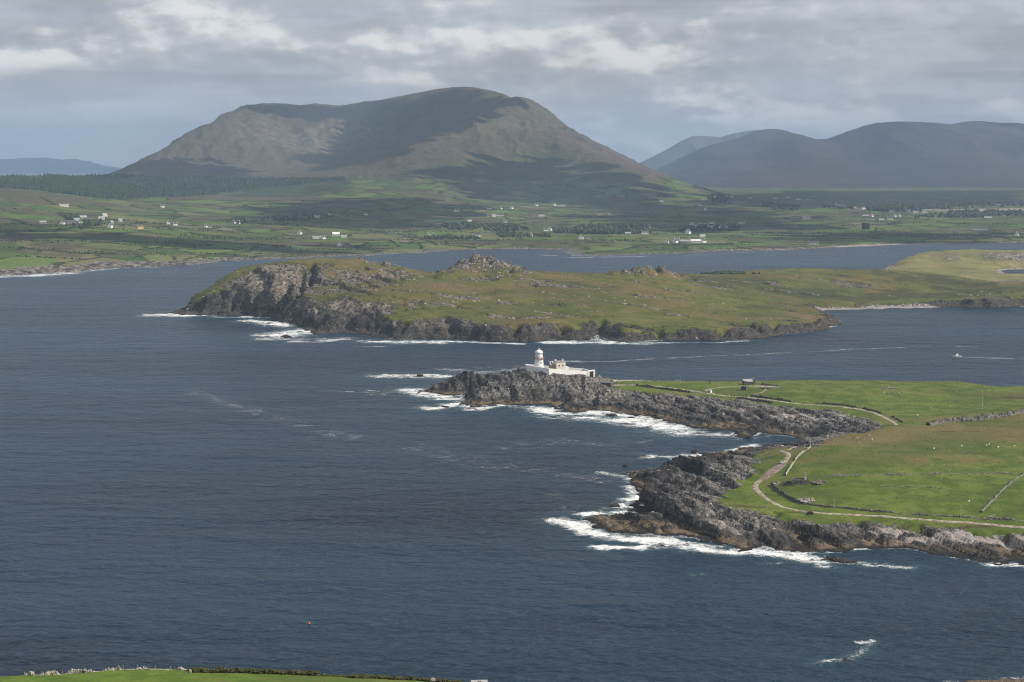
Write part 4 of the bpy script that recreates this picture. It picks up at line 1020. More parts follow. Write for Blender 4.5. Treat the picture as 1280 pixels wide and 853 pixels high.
SHADES = [
    ([(300, 140), (330, 133), (450, 131), (530, 119), (580, 111), (625, 121), (648, 132), (630, 139), (592, 155), (550, 172), (495, 192), (428, 205), (408, 202), (440, 186), (462, 166), (430, 150), (360, 146)], 1450, 90, 260, 901, 60),
    ([(540, 226), (590, 214), (650, 202), (700, 200), (760, 213), (800, 226), (850, 240), (862, 262), (800, 268), (700, 252), (640, 254), (600, 236)], 1400, 75, 220, 911, 200),
    ([(800, 262), (880, 258), (1000, 268), (1010, 288), (940, 290), (860, 291), (790, 280)], 1300, 110, 220, 921, 90),
    ([(330, 268), (360, 262), (400, 254), (440, 248), (560, 252), (600, 266), (560, 288), (470, 285), (400, 284), (340, 282)], 1350, 110, 220, 931, 150),
    ([(1010, 292), (1100, 291), (1290, 292), (1290, 303), (1150, 304), (1010, 306)], 1250, 110, 200, 941, 60),
    ([(130, 222), (180, 203), (240, 198), (320, 216), (330, 221), (200, 222)], 1500, 150, 200, 961, 60),
    ([(0, 283), (40, 285), (140, 290), (220, 300), (340, 306), (430, 308), (430, 318), (330, 316), (250, 310), (140, 306), (60, 300), (0, 298)], 1250, 90, 180, 971, 150),
    ([(875, 238), (1000, 240), (1290, 238), (1290, 257), (1150, 256), (1080, 259), (1000, 262), (900, 253)], 1700, 170, 220, 981, 160),
]
for poly, *rest in SHADES:
    shadow_cloud(gpoly(poly), *rest)
shadow_cloud([(3800, 15200, 300), (5200, 15200, 300), (6900, 15800, 300), (6200, 17500, 500), (4200, 17000, 400)], 2900, 600, 420, 991, 500)
shadow_cloud([(-12500, 25500, 100), (-5200, 25500, 100), (-5200, 29500, 100), (-12500, 29500, 100)], 4200, 500, 420, 995, 0)

# ================================================================== objects
LANDS = [HEAD, ISLE, DUNE, NEAR, MAIN]
WHITE = plain('white_limewash', (0.80, 0.785, 0.75), 0.8, 0.05, 0.5, dirt=(0.60, 0.56, 0.49))
WHITE_SMOOTH = plain('white_gloss_paint', (0.82, 0.82, 0.81), 0.45, 0.04, 0.6, dirt=(0.68, 0.62, 0.56))
CREAM = plain('cream_render', (0.74, 0.69, 0.60), 0.85, 0.06, 0.5, dirt=(0.54, 0.49, 0.42))
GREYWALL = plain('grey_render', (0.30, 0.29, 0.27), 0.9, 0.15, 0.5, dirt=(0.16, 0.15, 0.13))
SLATE = plain('dark_slate', (0.085, 0.088, 0.095), 0.6, 0.2, 0.7)
PALEROOF = plain('pale_roof', (0.36, 0.36, 0.36), 0.6, 0.12, 0.7, dirt=(0.22, 0.2, 0.18))
REDROOF = plain('red_roof', (0.30, 0.12, 0.075), 0.7, 0.15, 0.7)
YELLOW = plain('ochre_render', (0.62, 0.44, 0.15), 0.85, 0.08, 0.5)
GREENROOF = plain('green_sheet', (0.14, 0.22, 0.19), 0.5, 0.1, 0.5)
DARKHOLE = plain('dark_opening', (0.02, 0.02, 0.022), 0.4, 0.1, 1.0)
RUST = plain('red_oxide_metal', (0.27, 0.125, 0.10), 0.5, 0.15, 1.5)
GLASS = plain('lantern_glass', (0.62, 0.62, 0.62), 0.08, 0.06, 0.8)
WOOD = plain('weathered_wood', (0.30, 0.26, 0.21), 0.85, 0.2, 2.0)
PALEWOOD = plain('pale_pole', (0.48, 0.44, 0.37), 0.8, 0.1, 2.0)
TYRE = plain('tyre_rubber', (0.02, 0.02, 0.02), 0.8, 0.1, 3)
SILVER = plain('silver_car_paint', (0.55, 0.56, 0.58), 0.25, 0.03, 2, metal=0.3)
BLACKP = plain('black_car_paint', (0.012, 0.012, 0.014), 0.22, 0.1, 2)
CARGLASS = plain('car_glass', (0.015, 0.018, 0.02), 0.05, 0.05, 2)
LAMPM = plain('lamp_lens', (0.75, 0.74, 0.7), 0.15, 0.03, 2)
ORANGE = plain('orange_float', (0.75, 0.16, 0.03), 0.4, 0.08, 2)
WOOL = plain('wool', (0.72, 0.69, 0.61), 0.95, 0.1, 4)
SPRAY = plain('sea_spray', (0.85, 0.86, 0.86), 1.0, 0.04, 1)


def stone_mat(name, lo, hi, scale):
    m, t, bs = material(name)
    g = t.node('ShaderNodeNewGeometry'); pos = g.outputs['Position']
    v = t.voronoi(pos, scale, 'F1'); e = t.voronoi(pos, scale, 'DISTANCE_TO_EDGE')
    s = t.node('ShaderNodeSeparateColor'); t.l.new(v.outputs['Color'], s.inputs[0])
    c = t.mix(s.outputs[0], lo, hi)
    c = t.mix(t.math('MULTIPLY', t.step(t.noise(pos, scale * 1.4, 5, .65), .5, .68), .5), c, [x * .45 for x in lo])
    c = t.mix(t.math('MULTIPLY', t.step(e.outputs['Distance'], .07, .0), .8), c, (.02, .018, .015))
    t.put(bs.inputs['Base Color'], c); bs.inputs['Roughness'].default_value = .95; bs.inputs['Specular IOR Level'].default_value = .1
    b = t.node('ShaderNodeBump'); b.inputs['Distance'].default_value = .2; t.put(b.inputs['Height'], e.outputs['Distance']); t.l.new(b.outputs[0], bs.inputs['Normal'])
    return m


DRYSTONE = stone_mat('dry_stone', (0.10, 0.092, 0.08), (0.30, 0.28, 0.245), 1.6)
PALESTONE = stone_mat('pale_dry_stone', (0.26, 0.235, 0.195), (0.52, 0.48, 0.41), 1.6)
DARKSTONE = stone_mat('dark_masonry', (0.065, 0.060, 0.054), (0.17, 0.155, 0.135), 1.4)
SEAROCK = stone_mat('wet_rock', (0.030, 0.026, 0.023), (0.085, 0.068, 0.052), 0.5)
BOULDER = stone_mat('pale_boulder', (0.22, 0.20, 0.175), (0.46, 0.42, 0.36), 0.35)


def leaf_mat(name, a, b, sc):
    m, t, bs = material(name)
    g = t.node('ShaderNodeNewGeometry')
    n = t.noise(g.outputs['Position'], sc, 4, .6)
    t.put(bs.inputs['Base Color'], t.mix(t.step(n, .38, .62), a, b))
    bs.inputs['Roughness'].default_value = .8; bs.inputs['Specular IOR Level'].default_value = .15
    return m


CONIFER = leaf_mat('conifer_needles', (0.022, 0.040, 0.016), (0.050, 0.076, 0.030), 0.02)
BROADLEAF = leaf_mat('broad_leaves', (0.022, 0.034, 0.012), (0.055, 0.068, 0.022), 0.06)
GORSE = leaf_mat('gorse_leaves', (0.032, 0.036, 0.012), (0.085, 0.078, 0.028), 1.2)
TUSSOCK = leaf_mat('tussock_blades', (0.085, 0.098, 0.022), (0.175, 0.155, 0.055), 0.25)

# ------------------------------------------------------------------ tracks
gravel, t, bs = material('track_gravel')
g = t.node('ShaderNodeNewGeometry'); pos = g.outputs['Position']
n = t.noise(pos, .35, 5, .65)
t.put(bs.inputs['Base Color'], t.mix(t.step(n, .36, .64), (0.17, 0.135, 0.095), (0.40, 0.345, 0.275)))
bs.inputs['Roughness'].default_value = 1
mud, t, bs = material('track_mud')
g = t.node('ShaderNodeNewGeometry'); pos = g.outputs['Position']
t.put(bs.inputs['Base Color'], t.mix(t.step(t.noise(pos, .5, 5, .65), .4, .6), (0.12, 0.088, 0.072), (0.27, 0.20, 0.165)))
bs.inputs['Roughness'].default_value = .9


def resample(pts, stp):
    P = np.array([p[:2] for p in pts], float)
    # round the corners a little
    for _ in range(2):
        q = np.empty((2 * len(P) - 2 + 0, 2)); q[0::2] = .75 * P[:-1] + .25 * P[1:]; q[1::2] = .25 * P[:-1] + .75 * P[1:]
        P = np.vstack([P[:1], q, P[-1:]])
    s = np.concatenate([[0], np.cumsum(np.hypot(*np.diff(P, axis=0).T))])
    u = np.linspace(0, s[-1], max(3, int(s[-1] / stp)))
    return np.stack([np.interp(u, s, P[:, 0]), np.interp(u, s, P[:, 1])], 1)


def ribbon(name, px_pts, width, mat, stp=1.2, up=0.12):
    P = resample([ground(a, b, [HEAD]) for a, b in px_pts], stp)
    T = np.gradient(P, axis=0); T /= np.linalg.norm(T, axis=1)[:, None] + 1e-9
    N = np.stack([-T[:, 1], T[:, 0]], 1)
    w = width if np.ndim(width) else np.full(len(P), width)
    if len(w) != len(P): w = np.interp(np.linspace(0, 1, len(P)), np.linspace(0, 1, len(w)), w)
    w = w * (1 + .16 * perlin(np.arange(len(P)) * .35, np.zeros(len(P)), 77))
    offs = np.linspace(-.5, .5, 7)
    XX = P[:, 0][:, None] + N[:, 0][:, None] * offs * w[:, None]; YY = P[:, 1][:, None] + N[:, 1][:, None] * offs * w[:, None]
    ZZ = HEAD(XX, YY)
    ZZ = np.maximum(ZZ, ZZ.mean(1, keepdims=True) - .1) + up
    ZZ[:, 0] -= .35; ZZ[:, -1] -= .35
    me = grid_mesh(name, XX, YY, ZZ)
    return tag(new_obj(name, me, mat), kind='structure')


ribbon('track', [(1300, 661), (1280, 660), (1250, 657), (1200, 653), (1160, 650), (1120, 647), (1060, 643.5), (1017, 641), (985, 636.5), (966, 629), (953, 620), (945, 612), (944, 606), (950, 601), (957, 597)], [3.0, 3.0, 3.0, 3.0, 3.1, 3.4, 3.8, 4.2], gravel)
ribbon('track', [(953, 600), (961, 594), (968, 588), (975, 583), (981, 578)], [4.0, 8.0, 8.0, 7.0, 4.5], mud, up=.2)
ribbon('track', [(979, 579), (984, 574), (986.5, 570), (985, 567), (980, 564.5), (976, 563.5)], [4.2, 3.6, 3.2, 3.0], gravel)
ribbon('track', [(985, 563), (990, 560), (999, 557.5), (1008, 556)], 3.0, gravel)
ribbon('road', [(1121, 532), (1118, 528.5), (1111, 525), (1097, 518), (1078, 512), (1050, 508.5), (1015, 506), (985, 504), (965, 500.5), (940, 497.5), (918, 496), (902, 494.5), (891, 493), (870, 489.5), (846, 486), (820, 483), (800, 481.6), (781, 481.6), (766, 482.0)], [3.2, 3.4, 4.0, 3.4, 3.4, 3.6, 4.2, 3.4, 3.2, 3.0], gravel)
ribbon('path', [(893, 493), (886, 490), (880, 487.5), (899, 484.5), (920, 483.2), (940, 482.8), (960, 483.2), (972, 484)], [2.0, 2.0, 2.2, 2.6, 3, 5, 7, 5], gravel)
ribbon('path', [(934, 496), (945, 492.5), (955, 490), (958, 487), (950, 484)], 1.8, gravel)


# ------------------------------------------------------------------ dry stone walls
def wall_along(px_pts, h, w, mat, label, seed, land=None, gaps=0.0, stp=.8, world=None, rough=.32, name='stone_wall', cat='stone wall'):
    land = land or HEAD
    r = np.random.default_rng(seed)
    P = resample(world or [ground(a, b, [land]) for a, b in px_pts], stp)
    n = len(P)
    T = np.gradient(P, axis=0); T /= np.linalg.norm(T, axis=1)[:, None] + 1e-9
    N = np.stack([-T[:, 1], T[:, 0]], 1)
    hh = h * (1 + rough * r.standard_normal(n) * .6 + rough * perlin(np.arange(n) * .12, np.zeros(n), seed))
    if gaps: hh = hh * np.clip(1.2 + 2.2 * perlin(np.arange(n) * .09, np.ones(n) * 3.3, seed + 4) - gaps, .12, 1)
    hh = np.clip(hh, .1 * h, 1.6 * h)
    cols = [(-.62, -.8), (-.5, .0), (-.44, .55), (-.26, 1.0), (.26, 1.0), (.44, .55), (.5, .0), (.62, -.8)]
    XX = np.zeros((n, 8)); YY = XX.copy(); ZZ = XX.copy()
    for k, (o, q) in enumerate(cols):
        j = .09 * w * r.standard_normal(n)
        XX[:, k] = P[:, 0] + N[:, 0] * (o * w + j); YY[:, k] = P[:, 1] + N[:, 1] * (o * w + j)
        g0 = land(XX[:, k], YY[:, k])
        ZZ[:, k] = g0 + (q * hh if q > 0 else q) * (1 + .1 * r.standard_normal(n))
    me = grid_mesh(name, XX, YY, ZZ)
    me.polygons.foreach_set('use_smooth', [False] * len(me.polygons))
    o = new_obj(name, me, mat)
    return tag(o, label, cat)


wall_along([(965, 606), (968, 610.5), (974, 615.5), (986, 623), (996, 628.5), (1003, 630.5)], 1.5, 1.0, DARKSTONE, 'curved dark stone wall on the inner bend of the pale track', 1)
wall_along([(1003, 630.5), (1030, 634), (1047, 635), (1081, 639), (1122, 642), (1185, 646.5), (1235, 649.5), (1290, 652.5)], 1.0, .9, DRYSTONE, 'long low stone wall running beside the straight track to the right edge', 2, gaps=.25)
wall_along([(1013, 560), (1007, 563.5), (1002, 567), (996, 573), (993, 577), (989, 583), (986, 588), (982, 595)], 1.15, .9, PALESTONE, 'pale stone wall climbing from the ruined cottage to the cove', 3, gaps=.1)
wall_along([(1030, 595.5), (1060, 594.8), (1085, 594), (1130, 593.5), (1160, 593), (1200, 593), (1235, 592), (1275, 591)], .8, .9, DRYSTONE, 'broken low stone wall crossing the field behind the ruined cottage', 4, gaps=.55)
wall_along([(1292, 585), (1280, 592), (1261, 606), (1250, 616), (1240, 627), (1227, 641)], .95, 1.1, DRYSTONE, 'slanting stone wall between fields at the right edge', 5, gaps=.2)
wall_along([(1100, 608), (1145, 609.3), (1165, 610), (1190, 611.5)], .45, .8, DRYSTONE, 'sunken row of stones in the middle of the bright field', 6, gaps=.7)
wall_along([(1160, 532), (1172, 530), (1191, 526.5), (1214, 526), (1235, 523.5), (1249, 521.5), (1268, 518.5), (1290, 515)], 2.2, 3.6, DRYSTONE, 'thick tumbled boulder bank below the brown slope at right', 7, rough=.6, stp=1.0, name='boulder_bank', cat='stone bank')
wall_along([(1020, 505.4), (1040, 506), (1055, 507), (1074, 510), (1085, 512.5), (1100, 516.5), (1112, 520.5), (1121, 524), (1128, 528.5)], 1.1, .9, DARKSTONE, 'dark stone wall hugging the bend of the upper road', 8, gaps=.2)
wall_along([(938, 495.5), (952, 497.5), (970, 500), (988, 502.5)], 1.5, .9, DARKSTONE, 'upper dark roadside wall beside the battery', 9)
wall_along([(921, 498.2), (935, 499.8), (950, 502.2), (965, 504.5)], 1.6, 1.2, DARKSTONE, 'lower dark retaining wall between road and shingle', 10)
wall_along([(795, 482.8), (810, 484.4), (821, 486), (840, 488.6), (862, 491.3)], 1.7, .9, DARKSTONE, 'dark stone wall lining the road to the lighthouse', 11)
wall_along([(766, 477), (782, 476.3), (798, 476.6), (815, 477.5)], .9, .8, PALESTONE, 'pale low wall on the turf edge behind the lighthouse road', 12, gaps=.4)
wall_along([(820, 477.2), (850, 476.9), (880, 476.8), (926, 476.8)], .6, .8, DRYSTONE, 'ragged low bank wall along the back shore of the headland', 13, gaps=.6)
wall_along([(768, 482.4), (778, 482.2), (790, 482.2)], .9, .7, PALESTONE, 'short pale wall beside the dark stone block', 14)
wall_along([(950, 485.8), (962, 486.8), (973, 485.5), (974, 482.5), (966, 481.5)], .8, .7, DRYSTONE, 'low stone wall rounding the gravel yard', 15)


# rubble heaps
def heap(px, py, n, spread, size, mat, label, seed, land=None, sq=1.0):
    land = land or HEAD
    x, y, _ = ground(px, py, [land]); r = random.Random(seed)
    m = MB()
    m.stone((x, y, float(land(x, y)) + size * .1), (spread * 1.02, spread * sq, size * .55), seed * 100 + 99, 3)
    for i in range(n):
        a = r.uniform(0, 6.3); d = .9 * spread * math.sqrt(r.random())
        X_, Y_ = x + d * math.cos(a), y + sq * d * math.sin(a)
        s = size * r.uniform(.5, 1.2)
        z = float(land(X_, Y_)) + s * .25 + max(0, (1 - d / spread)) * size * .8
        m.stone((X_, Y_, z), (s, s * r.uniform(.6, 1), s * r.uniform(.45, .8)), seed * 100 + i)
    o = m.build('rubble_heap', mat)
    return tag(o, label, 'rubble heap')


heap(1008, 626, 34, 5.0, .9, BOULDER, 'pile of pale stones in the corner of the field wall', 21)
heap(1112, 485, 26, 5.5, .7, DRYSTONE, 'grey heap of stones alone on the far green pasture', 22)
heap(970, 605, 16, 2.4, .8, BOULDER, 'pale stones at the gap where the walls meet the track', 23)
heap(1240, 646, 10, 2.0, .6, BOULDER, 'small stone pile where the slanting wall meets the track wall', 24)

# ------------------------------------------------------------------ the lighthouse station
tz = 22.3
tx, ty, _ = Q(673.6, 462.5, 1402)
LH = thing('lighthouse', 'short white lighthouse tower with a domed lantern on the rocky point', 'lighthouse', (tx, ty, tz))
MB().lathe([(4.6, -7), (4.35, 0), (4.05, 3.0), (3.75, 7.0), (3.65, 9.3), (3.9, 9.5)], 32).build('tower', WHITE_SMOOTH, LH, True)
wn_ = MB(); 
for az, zz_ in ((-62, 6.3), (-75, 2.6)):
    a_ = R(az); rr_ = 3.86 if zz_ > 5 else 4.12
    MB().box((math.cos(a_) * rr_, math.sin(a_) * rr_, zz_), (.75, .35, 1.15), a_ + math.pi / 2).build('window', DARKHOLE, LH)
gal = MB().lathe([(3.6, 9.3), (4.6, 9.55), (4.6, 9.9), (3.3, 9.92)], 32).build('gallery', RUST, LH)
rl = MB()
for k in range(24):
    a_ = 2 * math.pi * k / 24
    rl.tube((4.45 * math.cos(a_), 4.45 * math.sin(a_), 9.9), (4.45 * math.cos(a_), 4.45 * math.sin(a_), 11.1), .05, 5)
for h_ in (10.4, 10.75, 11.1):
    rl.lathe([(4.38, h_ - .05), (4.52, h_ - .05), (4.52, h_ + .05), (4.38, h_ + .05), (4.38, h_ - .05)], 32, cap=False)
rl.build('railing', RUST, gal)
MB().lathe([(3.25, 9.9), (3.25, 12.0), (3.35, 12.05), (3.35, 12.2), (3.1, 12.2)], 32).build('lantern_base', WHITE_SMOOTH, LH, False)
lan = MB().lathe([(3.02, 12.15), (3.02, 14.7)], 16).build('lantern_glazing', GLASS, LH)
br = MB()
for k in range(16):
    a_ = 2 * math.pi * k / 16; b_ = 2 * math.pi * (k + 1) / 16
    br.tube((3.05 * math.cos(a_), 3.05 * math.sin(a_), 12.15), (3.05 * math.cos(b_), 3.05 * math.sin(b_), 14.7), .07, 5)
    br.tube((3.05 * math.cos(b_), 3.05 * math.sin(b_), 12.15), (3.05 * math.cos(a_), 3.05 * math.sin(a_), 14.7), .07, 5)
br.build('glazing_bars', WHITE_SMOOTH, lan)
dome = MB().lathe([(3.45, 14.65), (3.5, 14.85), (3.25, 15.5), (2.6, 16.25), (1.6, 16.85), (.7, 17.15), (.45, 17.3)], 32).build('dome', WHITE_SMOOTH, LH, True)
MB().lathe([(.4, 17.2), (.5, 17.6), (.5, 17.9), (.18, 18.1), (.10, 18.6), (.06, 19.6)], 12).build('finial', WHITE_SMOOTH, dome)

cC = Q(686, 460, 1385); cL = Q(659, 457, 1404); cR = Q(742.5, 466, 1406)
WALLS = thing('boundary_wall', 'white walled enclosure round the foot of the lighthouse, stepping down to its gate', 'boundary wall', (cC[0], cC[1], 0))


def wall_piece(p, q, z0p, z1p, z0q, z1q, th, name, mat, parent):
    m = MB(); ox, oy = parent.location.x, parent.location.y
    d = Vector((q[0] - p[0], q[1] - p[1], 0)).normalized(); nrm = Vector((-d.y, d.x, 0)) * th / 2
    vs = []
    for (x, y, a, b) in ((p[0], p[1], z0p, z1p), (q[0], q[1], z0q, z1q)):
        for s_ in (-1, 1):
            for zq in (a, b):
                vs.append(m.b.verts.new((x - ox + s_ * nrm.x, y - oy + s_ * nrm.y, zq)))
    for f in ((0, 1, 3, 2), (4, 6, 7, 5), (0, 4, 5, 1), (2, 3, 7, 6), (1, 5, 7, 3), (0, 2, 6, 4)):
        m.b.faces.new([vs[i] for i in f])
    return m.build(name, mat, parent)


back = [(cL[0] - 1, cL[1] + 16), (cR[0] - 8, cR[1] + 20)]
g0 = Q(735.5, 466, 1402.5)
wall_piece(cC, g0, 15, 25.5, 11, 20.8, .8, 'wall', WHITE, WALLS)
wall_piece(cL, cC, 15, 25.8, 15, 25.5, .8, 'wall', WHITE, WALLS)
wall_piece(cL, back[0], 14, 25.8, 14, 24.8, .8, 'wall', WHITE, WALLS)
wall_piece(back[0], back[1], 12, 24.8, 10, 20.2, .8, 'wall', WHITE, WALLS)
wall_piece(back[1], cR, 10, 20.2, 10, 20.2, .8, 'wall', WHITE, WALLS)
pier = MB(); 
for pp in (g0, cR):
    MB().box((pp[0] - cC[0], pp[1] - cC[1], 16.3), (1.5, 1.5, 11.0), .3).build('gate_pillar', WHITE, WALLS)
gd = ((g0[0] + cR[0]) / 2, (g0[1] + cR[1]) / 2)
gate = wall_piece((g0[0] + .7, g0[1] + .3), (cR[0] - .7, cR[1] - .3), 12, 20.6, 12, 20.6, .3, 'gate', DARKHOLE, WALLS)
lint = wall_piece((g0[0] + .7, g0[1] + .3), (cR[0] - .7, cR[1] - .3), 20.7, 21.7, 20.7, 21.7, .9, 'lintel', WHITE, WALLS)

hx, hy, _ = Q(699.5, 461, 1412)
KH = thing('keepers_house', 'flat roofed cream keepers house standing behind the white enclosure wall', 'house', (hx, hy, 22.0), R(18))
MB().box((0, 0, 1.5), (8.2, 7.5, 12.0)).build('wall', CREAM, KH)
KH.location.z -= 1.5
rf = MB().box((0, 0, 7.62), (8.7, 8.0, .25)).box((0, 0, 7.85), (8.2, 7.5, .2)).build('roof', GREYWALL, KH)
for cx_ in (-3.3, 3.2):
    MB().box((cx_, 1.2, 8.5), (1.0, .8, 1.7)).box((cx_, 1.2, 9.42), (1.15, .95, .14)).build('chimney', WHITE, rf)
for wx_ in (-1.7, 1.7):
    w_ = MB().box((wx_, -3.76, 4.6), (1.0, .08, 1.5)).build('window', DARKHOLE, KH)
    MB().box((wx_, -3.83, 3.76), (1.25, .2, .14)).build('sill', WHITE, w_)
an = MB().box((-6.3, 1.6, .6), (4.2, 5.0, 9.6)).build('annex', GREYWALL, KH)
for cx_ in (-8.0, -5.6):
    MB().box((cx_, 1.4, 6.2), (.8, .8, 1.8)).build('chimney', WHITE, an)
MB().box((5.9, .6, -.4), (3.6, 5.2, 6.4)).build('porch', WHITE, KH)

# masonry block, ruin, huts, posts on the headland
x, y, z = Q(758.5, 488, 1384)
BL = thing('stone_pier', 'dark square masonry block at the turf edge below the lighthouse', 'stone block', (x, y, 7.5), R(-24))
MB().box((0, 0, 1.7), (9.2, 6.0, 9.6), taper=.97).build('block', DARKSTONE, BL)
MB().box((0, 0, 6.65), (9.6, 6.4, .3)).build('coping', DRYSTONE, BL)

x, y, z = ground(936, 480.5, [HEAD])
BT = thing('battery_ruin', 'roofless grey battery building with a pale sloping slab on the back shore', 'ruin', (x, y, z), R(8))
MB().prism([(-4.8, -.5), (4.8, -.5), (4.8, 4.6), (3.9, 4.6), (3.7, 2.0), (-4.8, 3.0)], -3.0, -2.4).build('front_wall', DARKSTONE, BT)
m_ = MB(); vs = [m_.b.verts.new(v) for v in ((-4.9, -2.5, 2.9), (3.8, -2.5, 2.3), (3.8, 3.0, 4.2), (-4.9, 3.0, 4.0), (-4.9, -2.5, 2.6), (3.8, -2.5, 2.0), (3.8, 3.0, 3.9), (-4.9, 3.0, 3.7))]
for f in ((0, 1, 2, 3), (7, 6, 5, 4), (0, 4, 5, 1), (1, 5, 6, 2), (2, 6, 7, 3), (3, 7, 4, 0)): m_.b.faces.new([vs[i] for i in f])
m_.build('roof_slab', PALEROOF, BT)
MB().prism([(-2.4, -.5), (3.0, -.5), (3.0, 5.0), (1.0, 4.4), (-2.4, 3.6)], 0, .6, Matrix.Rotation(R(90), 4, 'Z') @ Matrix.Translation((0, -4.9, 0))).build('gable_wall', PALESTONE, BT)
MB().prism([(-2.4, -.5), (3.0, -.5), (3.0, 3.6), (-2.4, 2.4)], 0, .6, Matrix.Rotation(R(90), 4, 'Z') @ Matrix.Translation((0, 4.3, 0))).build('side_wall', DARKSTONE, BT)

x, y, z = ground(960, 481.8, [HEAD])
o = MB().prism([(-5.2, -.6), (5.4, -.6), (5.2, .5), (-1.0, 1.2), (-4.9, 2.2), (-5.2, 1.6)], -.5, .5).prism([(-5.2, -.6), (-4.3, -.6), (-4.3, 1.9), (-5.2, 1.9)], .5, 5).build('ruined_wall', DARKSTONE)
o.location = (x, y, z); o.rotation_euler.z = R(-6)
tag(o, 'wedge of ruined dark wall right of the battery building', 'ruined wall')

x, y, z = ground(930, 488, [HEAD])
H1 = thing('stone_hut', 'small dark stone hut in front of the battery with a lit side', 'hut', (x, y, z), R(-20))
MB().box((0, 0, 1.0), (4.6, 3.6, 3.6)).build('wall', DARKSTONE, H1)
MB().prism([(-2.5, 2.8), (2.5, 2.8), (2.5, 3.0), (0, 3.5), (-2.5, 3.0)], -2.0, 2.0).build('roof', SLATE, H1)
MB().box((2.32, -.2, 1.1), (.06, 1.0, 1.9)).build('door', PALEROOF, H1)

x, y, z = ground(887, 491.3, [HEAD])
H2 = thing('white_hut', 'little white hut by the roadside on the way to the lighthouse', 'hut', (x, y, z), R(-30))
MB().box((0, 0, .9), (3.0, 2.6, 3.0)).build('wall', WHITE, H2)
MB().box((0, 0, 2.5), (3.3, 2.9, .22)).build('roof', PALEROOF, H2)
MB().box((-.1, -1.32, .9), (1.1, .06, 1.8)).build('door', SLATE, H2)


def post(px, py, h, r, mat, label, cat='post', name='post', cross=False, land=None, group=None):
    land = land or HEAD
    x, y, z = ground(px, py, [land])
    if not cross:
        o = MB().tube((0, 0, -.5), (0, 0, h), r, 8, r * .75).build(name, mat)
        o.location = (x, y, z)
        return tag(o, label, cat, group)
    T_ = thing(name, label, cat, (x, y, z), 0, group)
    MB().tube((0, 0, -.5), (0, 0, h), r, 8, r * .7).build('pole', mat, T_)
    arm = MB().box((0, 0, h - .7), (1.7, .12, .14)).build('crossarm', mat, T_)
    for q in (-.7, 0, .7):
        MB().tube((q, 0, h - .63), (q, 0, h - .38), .06, 6).build('insulator', DARKHOLE, arm)
    return T_


post(1228, 509.5, 13.0, .17, PALEWOOD, 'tall pale pole standing alone on the far pasture below the brown slope', 'utility pole', 'utility_pole', True)
post(1201, 649, 7.6, .14, PALEWOOD, 'pale pole beside the track near the slanting wall', 'utility pole', 'utility_pole', True)
post(1042.5, 636, 5.6, .12, PALEWOOD, 'thin pale pole on the track wall right of the stone pile', 'utility pole', 'utility_pole', True)
post(898.6, 488, 7.6, .12, PALEWOOD, 'slim pale pole between the white hut and the battery', 'utility pole', 'utility_pole', True)
post(850.3, 478.5, 5.6, .11, PALEWOOD, 'slender pale pole on the back shore left of the dark standing post', 'utility pole', 'utility_pole', True)
post(795, 477.5, 5.0, .10, PALEWOOD, 'slender pole near the lighthouse on the turf edge', 'utility pole', 'utility_pole', True)
post(1013, 559.8, 6.0, .12, PALEWOOD, 'pale pole at the top end of the pale wall', 'utility pole', 'utility_pole', True)
post(887.5, 479.8, 3.6, .55, DARKSTONE, 'dark standing stone upright on the turf by the back shore', 'standing stone', 'standing_stone')
post(914.3, 496.3, 2.0, .3, DARKSTONE, 'left one of two dark gate posts on the shingle side of the road', 'gate post', 'gate_post')
post(917.6, 496.6, 1.9, .3, DARKSTONE, 'right one of two dark gate posts on the shingle side of the road', 'gate post', 'gate_post')
post(1219.5, 647.5, 2.0, .12, WOOD, 'short wooden gate post left of the slanting wall foot', 'gate post', 'gate_post')
post(1224.5, 648, 2.0, .12, WOOD, 'short wooden gate post nearest the slanting wall foot', 'gate post', 'gate_post')

# ruined cottage
x, y, z = ground(1004, 604.5, [HEAD])
RC = thing('ruined_cottage', 'roofless grey stone cottage with one standing chimney in the field', 'ruin', (x, y, z - .2), R(-7))
MB().prism([(-6.4, -.5), (3.6, -.5), (3.6, 2.5), (1.0, 2.9), (-1.4, 2.6), (-4.4, 3.0), (-6.4, 2.7)], -2.8, -2.1).build('front_wall', DRYSTONE, RC)
MB().prism([(-6.4, -.5), (3.2, -.5), (3.0, 2.6), (-.4, 3.0), (-4.0, 2.6), (-6.4, 2.9)], 2.4, 3.1).build('back_wall', DRYSTONE, RC)
MB().prism([(-2.1, -.5), (2.4, -.5), (2.4, 2.4), (0.3, 3.9), (-2.1, 2.4)], 0, .7, Matrix.Rotation(R(90), 4, 'Z') @ Matrix.Translation((0, 5.7, 0))).build('gable_wall', DRYSTONE, RC)
chw = MB().prism([(-2.1, -.5), (2.4, -.5), (2.4, 2.6), (.9, 4.2), (-.7, 4.2), (-2.1, 2.6)], 0, .8, Matrix.Rotation(R(90), 4, 'Z') @ Matrix.Translation((0, -1.6, 0))).build('gable_wall', PALESTONE, RC)
MB().box((1.2, .1, 4.9), (1.5, 1.3, 2.6), taper=.9).build('chimney', PALESTONE, chw)
for wx_ in (-4.6, -1.6):
    MB().box((wx_, -2.82, 1.35), (.9, .06, 1.0)).build('window', DARKHOLE, RC)
heap(1023, 603.5, 40, 4.4, .9, DRYSTONE, 'rubble spilling from the fallen right end of the cottage', 31, sq=.8)
x, y, z = ground(985.5, 604, [HEAD])
o = MB().prism([(-3.4, -.4), (3.4, -.4), (3.1, .8), (.4, 1.1), (-3.4, .7)], -.45, .45).build('wall_stub', DARKSTONE); o.location = (x, y, z); o.rotation_euler.z = R(5)
tag(o, 'low dark wall stub left of the ruined cottage', 'ruined wall')


